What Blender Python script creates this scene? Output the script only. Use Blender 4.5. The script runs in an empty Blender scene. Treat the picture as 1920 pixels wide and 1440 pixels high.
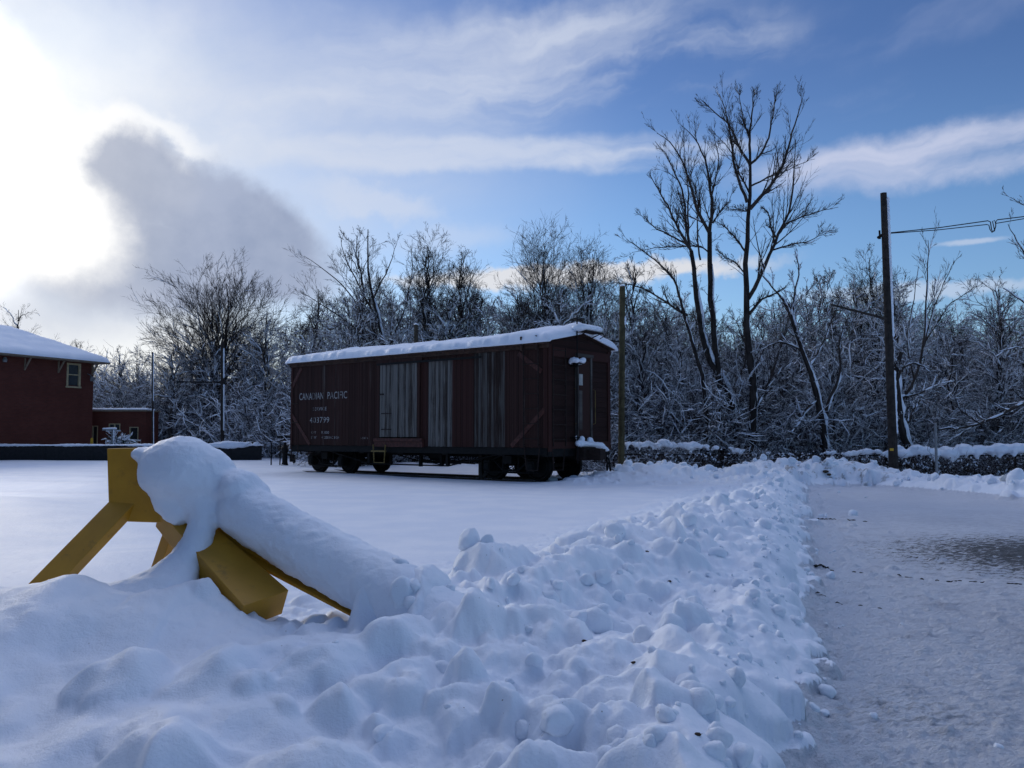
# tuning
SKY_SAT, SKY_VAL = 1.05, 1.0
SUN_E, SUN_ANG = 0.7, 25.0
EXPO = -0.10
import bpy, bmesh, math, random
import numpy as np
from mathutils import Vector, Matrix

random.seed(7)
RNG = np.random.default_rng(11)
SC = bpy.context.scene
C = SC.collection
R = math.radians

# ------------------------------------------------------------------ camera
F = 1608.0 / 1920.0            # focal length in frame widths
PITCH = math.atan(95 / 1608.0)
CAMZ = 1.5
CP, SP = math.cos(PITCH), math.sin(PITCH)
camd = bpy.data.cameras.new('camera')
cam = bpy.data.objects.new('camera', camd)
C.objects.link(cam)
camd.sensor_width = 36
camd.lens = 36 * F
camd.clip_start = 0.05
camd.clip_end = 3000
cam.location = (0, 0, CAMZ)
cam.rotation_euler = (math.pi / 2 + PITCH, 0, 0)
SC.camera = cam


def raydir(px, py):
    a = (px - 960) / 1608.0
    b = (720 - py) / 1608.0
    return (a, CP - b * SP, SP + b * CP)


def at(px, py, Y):
    d = raydir(px, py)
    k = Y / d[1]
    return np.array((d[0] * k, Y, CAMZ + d[2] * k))


def azel(px, py):
    d = raydir(px, py)
    return math.degrees(math.atan2(d[0], d[1])), math.degrees(math.atan2(d[2], math.hypot(d[0], d[1])))


# ------------------------------------------------------------------ tags
def tag(o, label=None, cat=None, group=None, kind=None):
    if label: o['label'] = label
    if cat: o['category'] = cat
    if group: o['group'] = group
    if kind: o['kind'] = kind
    return o


def empty(name, loc=(0, 0, 0), rz=0, label=None, cat=None, group=None):
    o = bpy.data.objects.new(name, None)
    C.objects.link(o)
    o.location = loc
    o.rotation_euler = (0, 0, rz)
    o.empty_display_size = 0.2
    tag(o, label, cat, group)
    return o


def link(name, me, parent=None, label=None):
    o = bpy.data.objects.new(name, me)
    C.objects.link(o)
    if parent: o.parent = parent
    if label: o['label'] = label
    return o


def mesh_np(name, V, Fq, mat, smooth=True, tris=False):
    k = 3 if tris else 4
    V = np.asarray(V, dtype=np.float32).reshape(-1, 3)
    Fq = np.asarray(Fq, dtype=np.int32).reshape(-1, k)
    me = bpy.data.meshes.new(name)
    me.vertices.add(len(V))
    me.vertices.foreach_set('co', V.ravel())
    me.loops.add(Fq.size)
    me.loops.foreach_set('vertex_index', Fq.ravel())
    me.polygons.add(len(Fq))
    me.polygons.foreach_set('loop_start', np.arange(0, Fq.size, k, dtype=np.int32))
    me.polygons.foreach_set('use_smooth', np.full(len(Fq), smooth, dtype=bool))
    me.update(calc_edges=True)
    if mat: me.materials.append(mat)
    return me


# ------------------------------------------------------------------ node DSL
class S:
    def __init__(s, nt, sock): s.nt, s.k = nt, sock

    def _m(s, op, *a, clamp=False):
        n = s.nt.nodes.new('ShaderNodeMath'); n.operation = op; n.use_clamp = clamp
        for i, v in enumerate((s,) + a):
            if isinstance(v, S): s.nt.links.new(v.k, n.inputs[i])
            else: n.inputs[i].default_value = v
        return S(s.nt, n.outputs[0])

    def __add__(s, o): return s._m('ADD', o)
    __radd__ = __add__
    def __sub__(s, o): return s._m('SUBTRACT', o)
    def __rsub__(s, o): return (s * -1.0) + o
    def __mul__(s, o): return s._m('MULTIPLY', o)
    __rmul__ = __mul__
    def __truediv__(s, o): return s._m('DIVIDE', o)
    def pow(s, o): return s._m('POWER', o)
    def sqrt(s): return s._m('SQRT')
    def abs(s): return s._m('ABSOLUTE')
    def floor(s): return s._m('FLOOR')
    def frac(s): return s._m('FRACT')
    def max(s, o): return s._m('MAXIMUM', o)
    def min(s, o): return s._m('MINIMUM', o)
    def clamp(s): return s._m('ADD', 0.0, clamp=True)
    def gt(s, o): return s._m('GREATER_THAN', o)
    def atan2(s, o): return s._m('ARCTAN2', o)
    def asin(s): return s._m('ARCSINE')
    def exp(s): return s._m('EXPONENT')

    def ss(s, a, b):
        n = s.nt.nodes.new('ShaderNodeMapRange'); n.interpolation_type = 'SMOOTHSTEP'
        s.nt.links.new(s.k, n.inputs[0])
        lo, hi, t0, t1 = (a, b, 0.0, 1.0) if a < b else (b, a, 1.0, 0.0)
        n.inputs[1].default_value = lo; n.inputs[2].default_value = hi
        n.inputs[3].default_value = t0; n.inputs[4].default_value = t1
        return S(s.nt, n.outputs[0])


class G:
    def __init__(g, nt):
        g.nt = nt
        nt.nodes.clear()

    def node(g, t, **kw):
        n = g.nt.nodes.new(t)
        for k, v in kw.items(): setattr(n, k, v)
        return n

    def put(g, sock, v):
        if isinstance(v, S): g.nt.links.new(v.k, sock)
        else:
            if isinstance(v, (tuple, list)) and len(v) == 3 and len(sock.default_value) == 4: v = tuple(v) + (1,)
            sock.default_value = v

    def xyz(g, v):
        n = g.node('ShaderNodeSeparateXYZ'); g.put(n.inputs[0], v)
        return [S(g.nt, o) for o in n.outputs]

    def vec(g, x, y, z):
        n = g.node('ShaderNodeCombineXYZ')
        for i, v in enumerate((x, y, z)): g.put(n.inputs[i], v)
        return S(g.nt, n.outputs[0])

    def noise(g, v, scale=1, detail=4, rough=.5, dist=0.0):
        n = g.node('ShaderNodeTexNoise')
        g.put(n.inputs['Vector'], v)
        n.inputs['Scale'].default_value = scale; n.inputs['Detail'].default_value = detail
        n.inputs['Roughness'].default_value = rough; n.inputs['Distortion'].default_value = dist
        return S(g.nt, n.outputs[0])

    def white(g, v):
        n = g.node('ShaderNodeTexWhiteNoise'); g.put(n.inputs['Vector'], v)
        return S(g.nt, n.outputs['Value'])

    def mix(g, f, a, b):
        n = g.node('ShaderNodeMix', data_type='RGBA')
        g.put(n.inputs[0], f); g.put(n.inputs[6], a); g.put(n.inputs[7], b)
        return S(g.nt, n.outputs[2])

    def obj(g):
        return S(g.nt, g.node('ShaderNodeTexCoord').outputs['Object'])

    def pos(g):
        return S(g.nt, g.node('ShaderNodeNewGeometry').outputs['Position'])

    def nor(g):
        return S(g.nt, g.node('ShaderNodeNewGeometry').outputs['Normal'])

    def bsdf(g, col, rough=.8, metal=0.0, bump=None, bstr=.5, bdist=.02, spec=.3, sss=0.0):
        b = g.node('ShaderNodeBsdfPrincipled'); o = g.node('ShaderNodeOutputMaterial')
        g.nt.links.new(b.outputs[0], o.inputs[0])
        g.put(b.inputs['Base Color'], col); g.put(b.inputs['Roughness'], rough)
        b.inputs['Metallic'].default_value = metal
        b.inputs['Specular IOR Level'].default_value = spec
        if bump is not None:
            n = g.node('ShaderNodeBump'); n.inputs['Strength'].default_value = bstr
            n.inputs['Distance'].default_value = bdist
            g.put(n.inputs['Height'], bump); g.nt.links.new(n.outputs[0], b.inputs['Normal'])
        return b


def newmat(name):
    m = bpy.data.materials.new(name); m.use_nodes = True
    return m, G(m.node_tree)


def simple(name, col, rough=.7, metal=0.0, var=.35, scale=8, bstr=.3, bdist=.004, spec=.3):
    m, g = newmat(name)
    p = g.obj(); n = g.noise(p, scale, 5, .6); n2 = g.noise(p, scale * 6, 3, .6)
    c2 = tuple(c * (1 - var) for c in col); c3 = tuple(min(1, c * (1 + var * .6)) for c in col)
    g.bsdf(g.mix(n.ss(.3, .7), c2, c3), rough, metal, n2, bstr, bdist, spec)
    return m


M = {}
SNOW = (.80, .85, .93)


def make_mats():
    # snow: granular, softly dented
    m, g = newmat('snow')
    p = g.pos()
    n1 = g.noise(p, 9, 5, .6); n2 = g.noise(p, 70, 4, .7); n3 = g.noise(p, 1.3, 4, .5)
    col = g.mix(n3.ss(.35, .7), (.76, .815, .90), (.85, .885, .94))
    g.bsdf(col, .50, 0, n1 * .5 + n2 * .34, .65, .022, .5)
    M['snow'] = m
    # plowed bank snow: a little grit
    m, g = newmat('bank_snow')
    p = g.pos()
    n1 = g.noise(p, 16, 5, .65); n2 = g.noise(p, 90, 4, .7); n3 = g.noise(p, 1.1, 4, .5)
    grit = g.noise(p, 38, 2, .5).ss(.735, .77) * g.noise(p, 1.4, 2, .5).ss(.48, .62)
    x, y, z = g.xyz(p)
    dx = (x - 9.2); dy = (y - 25.4)
    dirtzone = (dx * dx * .22 + dy * dy * .3).ss(1.6, .1)
    dirt = dirtzone * g.noise(p, 3.2, 5, .7).ss(.52, .66)
    col = g.mix(n3.ss(.35, .7), (.76, .82, .90), (.85, .885, .94))
    col = g.mix((grit * .8).clamp(), col, (.16, .13, .11))
    col = g.mix((dirt * .75).clamp(), col, (.12, .10, .085))
    g.bsdf(col, .6, 0, n1 * .6 + n2 * .3, .6, .025, .25)
    M['bank'] = m
    # packed, driven-over snow on asphalt
    m, g = newmat('packed_snow')
    p = g.pos(); x, y, z = g.xyz(p)
    pv = g.vec(x * 1.0 + y * .12, y * 1.9 - x * .5, z)
    n1 = g.noise(pv, 5, 7, .68); n2 = g.noise(p, 26, 5, .75); n3 = g.noise(p, .55, 4, .55)
    st = g.noise(g.vec(x * 3 + y * 1.5, y * 9 - x * 3.5, 0.0), 2.2, 6, .7)
    col = g.mix(n3.ss(.35, .68), (.62, .66, .74), (.80, .84, .91))
    col = g.mix((n1.ss(.42, .66) * .75).clamp(), col, (.42, .45, .52))
    col = g.mix((g.noise(p, 60, 3, .6).ss(.62, .72) * .5).clamp(), col, (.30, .32, .37))
    col = g.mix((n2.ss(.56, .72) * .55).clamp(), col, (.72, .76, .83))
    se = (x - y * .335 + .066) * .948
    col = g.mix((se.ss(2.6, .2) * g.noise(p, 2.2, 5, .65).ss(.34, .6) + se.ss(.95, .15)).clamp(), col, (.80, .845, .92))
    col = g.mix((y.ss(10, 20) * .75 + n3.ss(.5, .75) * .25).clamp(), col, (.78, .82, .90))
    # bare wet asphalt showing through at the right of the road and a scraped patch near by
    dx1 = (x - 7.3) / 2.4; dy1 = (y - 10.6) / 2.2
    d1 = (dx1 * dx1 + dy1 * dy1).sqrt()
    dx2 = (x - 2.1) / .6; dy2 = (y - 4.7) / .5
    d2 = (dx2 * dx2 + dy2 * dy2).sqrt()
    bare = (((1.45 - d1) * .9 + (st - .5) * 3.0 + (n1 - .5) * 1.2).ss(.35, .75) * d1.ss(1.5, 1.0)).max(d2.ss(1.2, .2) * st.ss(.46, .62) * .45)
    col = g.mix(bare.clamp(), col, (.05, .052, .055))
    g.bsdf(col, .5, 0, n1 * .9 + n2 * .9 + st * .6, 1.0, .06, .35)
    M['road'] = m
    # bark, snow plastered on the windward side and on top
    for nm, base, top in (('bark', (.032, .027, .025), .55), ('bark_light', (.06, .053, .05), .6)):
        m, g = newmat(nm)
        p = g.pos(); x, y, z = g.xyz(g.nor()); px_, py_, pz_ = g.xyz(p)
        n = g.noise(g.vec(px_, py_, pz_ * .35), 9, 4, .6)
        n2 = g.noise(p, 1.7, 3, .6)
        face = x * .62 - y * .1 + z * .85
        sn = ((face + (n2 - .5) * .9 + (n - .5) * .5 - (pz_ - 6.0).max(0.0) * .05)).ss(top, top + .16)
        wood = g.mix(n.ss(.3, .7), tuple(c * .55 for c in base), tuple(c * 1.5 for c in base))
        g.bsdf(g.mix(sn, wood, SNOW), .85, 0, n, .6, .02, .1)
        M[nm] = m
    M['twig'] = simple('twig', (.046, .036, .031), .85, var=.4, scale=3, bstr=0)
    # boxcar siding: vertical boards, worn maroon paint over grey wood
    def wood(nm, paint, bare, worn, bw=.083, horiz=False, axis=0):
        m, g = newmat(nm)
        p = g.obj(); x, y, z = g.xyz(p)
        a = z if horiz else (x if axis == 0 else y)
        b = (x + y) if horiz else z
        idx = (a / bw).floor()
        wv = g.white(g.vec(idx, 3.0, 1.0))
        wv2 = g.white(g.vec(idx, 9.0, 5.0))
        st = g.noise(g.vec(a * 55.0, b * 1.1, idx * 3.7), 1, 5, .7)
        big = g.noise(g.vec(a * 1.3, b * .5, 2.0), 1.5, 3, .5)
        pc = g.mix((wv * .7 + st * .5).clamp(), tuple(c * .62 for c in paint), tuple(c * 1.25 for c in paint))
        bc = g.mix(st.ss(.25, .75), tuple(c * .45 for c in bare), bare)
        bc = g.mix((wv * .5).clamp(), bc, tuple(c * .6 for c in bare))
        f = (st * .9 + wv2 * .35 + big * .3).ss(1.12 - worn, 1.34 - worn)
        g.bsdf(g.mix(f, pc, bc), .82, 0, st, .5, .006, .15)
        M[nm] = m
    wood('siding', (.036, .0165, .0135), (.12, .105, .095), .20)
    wood('siding_worn', (.028, .016, .013), (.12, .11, .10), .46)
    wood('door_grey', (.032, .024, .02), (.205, .195, .18), .54, .095)
    wood('door_red', (.040, .0160, .013), (.12, .11, .11), .06)
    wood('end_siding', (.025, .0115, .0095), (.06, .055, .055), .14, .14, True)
    M['brace'] = simple('brace_paint', (.072, .024, .018), .7, var=.45, scale=12)
    M['fascia'] = simple('fascia', (.05, .025, .017), .8, var=.5, scale=9)
    M['iron'] = simple('dark_iron', (.0065, .006, .006), .7, .3, var=.5, scale=10)
    M['rustiron'] = simple('rusty_iron', (.028, .017, .014), .8, .2, var=.5, scale=14)
    M['railtop'] = simple('rail_steel', (.05, .035, .03), .6, .5, var=.4, scale=12)
    M['yellowstep'] = simple('worn_yellow_paint', (.16, .11, .03), .6, var=.45, scale=18)
    # bumper yellow with rust stain and grime
    m, g = newmat('bumper_yellow')
    p = g.obj(); n = g.noise(p, 3.5, 5, .6); n2 = g.noise(p, 45, 4, .7); n3 = g.noise(p, 16, 3, .6)
    col = g.mix(n.ss(.3, .7), (.42, .20, .014), (.52, .255, .020))
    col = g.mix((n2.ss(.66, .74) * n3.ss(.50, .62)).clamp(), col, (.12, .06, .03))
    col = g.mix((g.noise(p, 6.5, 6, .7).ss(.58, .74) * .55).clamp(), col, (.20, .10, .022))
    g.bsdf(col, .48, 0, n2, .12, .003, .4)
    M['yellow'] = m
    # snow stained with rust along the beam
    # brick
    m, g = newmat('brick')
    tc = g.obj(); x, y, z = g.xyz(tc)
    b = g.node('ShaderNodeTexBrick')
    g.put(b.inputs['Vector'], g.vec(x + y, z, 0.0))
    b.inputs['Color1'].default_value = (.105, .030, .022, 1); b.inputs['Color2'].default_value = (.135, .040, .028, 1)
    b.inputs['Mortar'].default_value = (.09, .055, .045, 1); b.inputs['Scale'].default_value = 1
    b.inputs['Brick Width'].default_value = .22; b.inputs['Row Height'].default_value = .075
    b.inputs['Mortar Size'].default_value = .008
    n = g.noise(tc, .7, 4, .6)
    g.bsdf(g.mix((n.ss(.3, .7) * .4).clamp(), S(g.nt, b.outputs[0]), (.07, .022, .017)), .9, 0, S(g.nt, b.outputs[1]), -.3, .005, .1)
    M['brick'] = m
    M['cream'] = simple('cream_paint', (.42, .34, .20), .7, var=.2)
    M['white_paint'] = simple('white_paint', (.7, .7, .68), .7, var=.2)
    M['soffit'] = simple('soffit', (.22, .17, .12), .8, var=.2)
    M['glass'] = simple('dark_glass', (.035, .045, .05), .12, var=.2, bstr=0, spec=.8)
    M['paleglass'] = simple('pale_glass', (.34, .34, .33), .3, var=.2, bstr=0, spec=.6)
    M['black'] = simple('black_paint', (.012, .012, .014), .7, var=.4)
    M['pole'] = simple('pole_wood', (.075, .058, .04), .9, var=.5, scale=5, bstr=.6, bdist=.01)
    M['poledark'] = simple('pole_wood_dark', (.035, .028, .024), .9, var=.5, scale=5, bstr=.6, bdist=.01)
    M['polegreen'] = simple('pole_wood_green', (.075, .063, .032), .9, var=.4, scale=5, bstr=.6, bdist=.01)
    M['galv'] = simple('galvanised', (.22, .23, .24), .55, .4, var=.3)
    M['wire'] = simple('wire', (.03, .03, .032), .6, .4)
    M['bollard'] = simple('bollard_yellow', (.62, .36, .03), .6, var=.2)
    M['leaf'] = simple('dead_leaf', (.055, .036, .024), .9, var=.5, scale=3, bstr=0)
    M['needle'] = simple('needles', (.03, .045, .03), .9, var=.5, scale=3, bstr=0)
    # worn white lettering: flakes away board by board
    m, g = newmat('lettering')
    p = g.obj(); x, y, z = g.xyz(p)
    st = g.noise(g.vec(x * 38.0, z * 2.0, 0.0), 1, 4, .7)
    bd = g.white(g.vec((x / .083).floor(), 4.0, 2.0))
    f = (st + bd * .42).ss(.46, .74)
    g.bsdf(g.mix(f, (.04, .018, .016), (.33, .33, .33)), .8, 0, st, .3, .003, .1)
    M['letter'] = m


make_mats()


# ------------------------------------------------------------------ noise (numpy)
def _hash(i, j, k, seed):
    h = (i.astype(np.int64) * 374761393 + j.astype(np.int64) * 668265263 + k.astype(np.int64) * 2147483647 + seed * 974634777) & 0xffffffff
    h = ((h ^ (h >> 13)) * 1274126177) & 0xffffffff
    h = h ^ (h >> 16)
    return (h & 0xffffff).astype(np.float32) / float(0xffffff)


def vnoise(x, y, z=None, seed=0):
    if z is None: z = np.zeros_like(x)
    xi, yi, zi = np.floor(x), np.floor(y), np.floor(z)
    fx, fy, fz = x - xi, y - yi, z - zi
    q = lambda t: t * t * t * (t * (t * 6 - 15) + 10)
    u, v, w = q(fx), q(fy), q(fz)
    xi, yi, zi = xi.astype(np.int64), yi.astype(np.int64), zi.astype(np.int64)
    r = 0
    for a in (0, 1):
        for b in (0, 1):
            wa = (u if a else 1 - u) * (v if b else 1 - v)
            if np.ndim(z) and z.any():
                for c in (0, 1):
                    r = r + wa * (w if c else 1 - w) * _hash(xi + a, yi + b, zi + c, seed)
            else:
                r = r + wa * _hash(xi + a, yi + b, zi, seed)
    return r * 2 - 1


def fbm(x, y, z=None, oct=4, seed=0, gain=.5):
    a, s, t = 1.0, 0, 0
    f = 1.0
    for o in range(oct):
        c, sn = math.cos(.6 * o), math.sin(.6 * o)
        s = s + a * vnoise((x * c - y * sn) * f, (x * sn + y * c) * f, None if z is None else z * f, seed + o)
        t += a; a *= gain; f *= 2.03
    return s / t


def sstep(a, b, x):
    t = np.clip((x - a) / (b - a), 0, 1)
    return t * t * (3 - 2 * t)

# ------------------------------------------------------------------ terrain: one height function, one sheet
def polydist(X, Y, pts):
    """distance to a polyline and the values interpolated along it"""
    best = np.full(X.shape, 1e9); val = [np.zeros(X.shape) for _ in range(len(pts[0]) - 2)]; side = np.zeros(X.shape)
    for a, b in zip(pts[:-1], pts[1:]):
        ax, ay, bx, by = a[0], a[1], b[0], b[1]
        L2 = (bx - ax) ** 2 + (by - ay) ** 2
        t = np.clip(((X - ax) * (bx - ax) + (Y - ay) * (by - ay)) / L2, 0, 1)
        dx, dy = X - ax - t * (bx - ax), Y - ay - t * (by - ay)
        d = np.hypot(dx, dy); m = d < best
        best = np.where(m, d, best)
        side = np.where(m, np.sign((bx - ax) * (Y - ay) - (by - ay) * (X - ax)), side)
        for i in range(len(val)):
            val[i] = np.where(m, a[2 + i] + t * (b[2 + i] - a[2 + i]), val[i])
    return best, val, side


LEFTBANK = [(7.3, 24.2, .45, .8), (5.9, 19.5, .46, .9), (4.3, 15.2, .52, .85), (3.0, 12.0, .58, .85), (1.75, 9.2, .70, .85), (.95, 7.5, .66, .8), (.25, 6.3, .66, .75), (-.45, 5.4, .60, .7), (-1.2, 4.75, .46, .7)]
FARBANK = [(1.6, 26.2, .22, .7), (3.0, 25.8, .42, .8), (4.6, 25.5, .66, .9), (5.8, 25.2, .42, .8), (7.3, 25.6, .66, .9), (8.3, 25.8, .76, 1.0), (9.8, 26.0, .76, 1.0), (11.1, 25.4, .58, .8), (11.5, 24.2, .34, .8), (12.2, 22.4, .42, .9), (12.6, 20, .42, .9), (12.5, 17, .4, .9), (13.2, 13, .4, 1.0), (16, 8, .4, 1.0)]
FOREMOUND = [(-7, 6.6, .40, 1.2), (-4.2, 5.5, .56, .9), (-3.05, 5.05, .60, .7), (-2.45, 4.85, .74, .55), (-2.1, 4.85, .60, .5), (-1.85, 4.95, .64, .42), (-1.45, 4.85, .46, .45), (-1.0, 4.6, .34, .6)]


def road_s(X, Y):
    return (X - (1.37 + .335 * (Y - 3.9)) + .10 * vnoise(X * 1.1, Y * 1.1, seed=40) + .06 * vnoise(X * 4, Y * 4, seed=41)) * .948


def far_side(X, Y):
    """signed distance from the foot of the far bank, positive outside the road"""
    d, (h, w), sd = polydist(X, Y, FARBANK)
    return d * sd, h, w


def build_lumps():
    r = np.random.default_rng(5)
    out = []
    # rough plowed chunks down the left bank
    P = np.array(LEFTBANK)
    seg = np.hypot(np.diff(P[:, 0]), np.diff(P[:, 1])); cum = np.r_[0, np.cumsum(seg)]
    for i in range(360):
        t = r.uniform(0, cum[-1]); k = min(len(seg) - 1, np.searchsorted(cum, t) - 1 if t > 0 else 0)
        f = (t - cum[k]) / seg[k]; p = P[k] + f * (P[k + 1] - P[k])
        nx, ny = .948, -.317
        off = r.normal(0.25, .62)
        big = r.random() ** 2.2
        rad = .07 + .27 * big * max(.25, 1 - abs(off) / 2.2)
        out.append((p[0] + nx * off, p[1] + ny * off, rad * r.uniform(.8, 1.3), rad * r.uniform(.8, 1.3), rad * r.uniform(.5, .95), r.uniform(0, 3.14), .085))
    # small crumbs between the bank and the road
    for i in range(1100):
        y = 3 + 21 * r.random() ** 1.3; x = 1.24 + .335 * (y - 3.9) - abs(r.normal(0, .75)) + .24 + (r.random() < .12) * r.uniform(0, .7)
        rad = .02 + .075 * r.random() ** 2
        out.append((x, y, rad * r.uniform(.8, 1.5), rad * r.uniform(.8, 1.5), rad * r.uniform(.5, 1.0), r.uniform(0, 3.14), .02))
    # medium rubble all over the plowed part
    P = np.array(LEFTBANK)
    for i in range(620):
        t = cum[-1] * r.random() ** .8; k = min(len(seg) - 1, max(0, np.searchsorted(cum, t) - 1)); k = len(seg) - 1 - k; f = r.random(); p = P[k] + f * (P[k + 1] - P[k])
        off = r.normal(.35, .7); rad = .03 + .085 * r.random() ** 1.5
        out.append((p[0] + .948 * off, p[1] - .317 * off, rad * r.uniform(.8, 1.4), rad * r.uniform(.8, 1.4), rad * r.uniform(.5, 1.0), r.uniform(0, 3.14), .03))
    for i in range(200):
        x = r.uniform(-1.1, 1.3); y = r.uniform(2.3, 5.4)
        if x > .9 + .335 * (y - 3.9) or r.random() > .15 + .85 * sstep(-1.2, .6, np.float64(x)): continue
        rad = .025 + .07 * r.random() ** 1.5
        out.append((x, y, rad * r.uniform(.8, 1.4), rad * r.uniform(.8, 1.4), rad * r.uniform(.5, 1.0), r.uniform(0, 3.14), .015))
    for i in range(2600):
        y = 2.9 + 13 * r.random() ** 1.7; x = 1.37 + .335 * (y - 3.9) + r.exponential(.42) - .1
        rad = .010 + .022 * r.random() ** 2 * (1 + y * .06)
        out.append((x, y, rad * r.uniform(.9, 1.8), rad * r.uniform(.8, 1.4), rad * r.uniform(.6, 1.1), r.uniform(0, 3.14), .008))
    # crumbs strewn over the road
    for i in range(500):
        y = 3 + 14 * r.random() ** 1.5; x = 1.24 + .335 * (y - 3.9) + r.uniform(0, 5)
        rad = .012 + .03 * r.random() ** 3
        out.append((x, y, rad * 1.3, rad, rad * .8, r.uniform(0, 3.14), .01))
    # far bank
    P = np.array(FARBANK)
    for i in range(330):
        k = r.integers(0, len(P) - 1); f = r.random(); p = P[k] + f * (P[k + 1] - P[k])
        rad = .12 + .27 * r.random() ** 1.8
        out.append((p[0] + r.normal(0, .5), p[1] + r.normal(0, .55), rad, rad, rad * r.uniform(.6, .95), 0, .08))
    # smaller rubble in front of the far bank
    for i in range(420):
        x = r.uniform(1.5, 10.5); y = r.uniform(22.3, 25.2); rad = .05 + .13 * r.random() ** 2
        if x > 7.2 and y < 24.6: continue
        out.append((x, y, rad, rad, rad * r.uniform(.5, .9), 0, .04))
    # foreground: old chunks right of centre, under a little fresh snow
    for i in range(130):
        x = r.uniform(-1.4, 1.3); y = r.uniform(2.3, 5.3)
        if x > 1.05 + .335 * (y - 3.9): continue
        wgt = sstep(-1.7, .1, np.float64(x))
        if r.random() > .25 + .75 * wgt: continue
        rad = .08 + .22 * r.random() ** 1.7
        out.append((x, y, rad * r.uniform(.8, 1.3), rad * r.uniform(.8, 1.3), rad * r.uniform(.6, 1.05), r.uniform(0, 3.14), .05 + .06 * (1 - wgt)))
    # named single chunks seen in the photo: (px, py of the top, distance, rx, ry, rz)
    for px, py, Y, rx, ry, rz in ((1255, 945, 8.9, .42, .4, .42), (1140, 975, 7.9, .3, .3, .3), (1290, 1000, 8.3, .3, .3, .22), (935, 1012, 6.2, .3, .28, .22),
                                  (800, 1060, 4.85, .34, .32, .34), (885, 1118, 4.5, .20, .2, .17), (760, 1160, 4.0, .30, .24, .26),
                                  (410, 1205, 3.7, .27, .24, .22), (243, 1208, 3.9, .20, .2, .16), (610, 1205, 3.7, .16, .15, .12), (645, 1278, 3.3, .15, .13, .16),
                                  (1285, 1215, 3.95, .20, .18, .17), (1225, 1220, 4.05, .14, .14, .12), (1240, 1250, 3.6, .12, .1, .14), (1290, 1318, 3.3, .22, .17, .22),
                                  (870, 1222, 3.6, .16, .15, .2), (1145, 1322, 3.2, .12, .1, .12), (950, 1280, 3.2, .13, .12, .15), (1050, 1310, 3.1, .16, .14, .13),
                                  (560, 1395, 2.8, .28, .2, .14), (1170, 1075, 6.6, .3, .28, .3), (1060, 1060, 6.3, .28, .26, .2), (1190, 1010, 7.6, .2, .2, .18),
                                  (1010, 1400, 2.8, .2, .16, .16), (1290, 1130, 5.4, .13, .13, .1)):
        if py > 1150 and px < 1200: Y = 1.668 / (.17 + (py - 815) / 1608)
        p = at(px, py, Y); sf = px < 700 and py > 1150
        k_ = 1.35 if sf else 1.15
        out.append((p[0], p[1], rx * k_, ry * k_, -rz, r.uniform(0, 3.14), .16 if sf else .05, p[2]))
    return out


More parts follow.
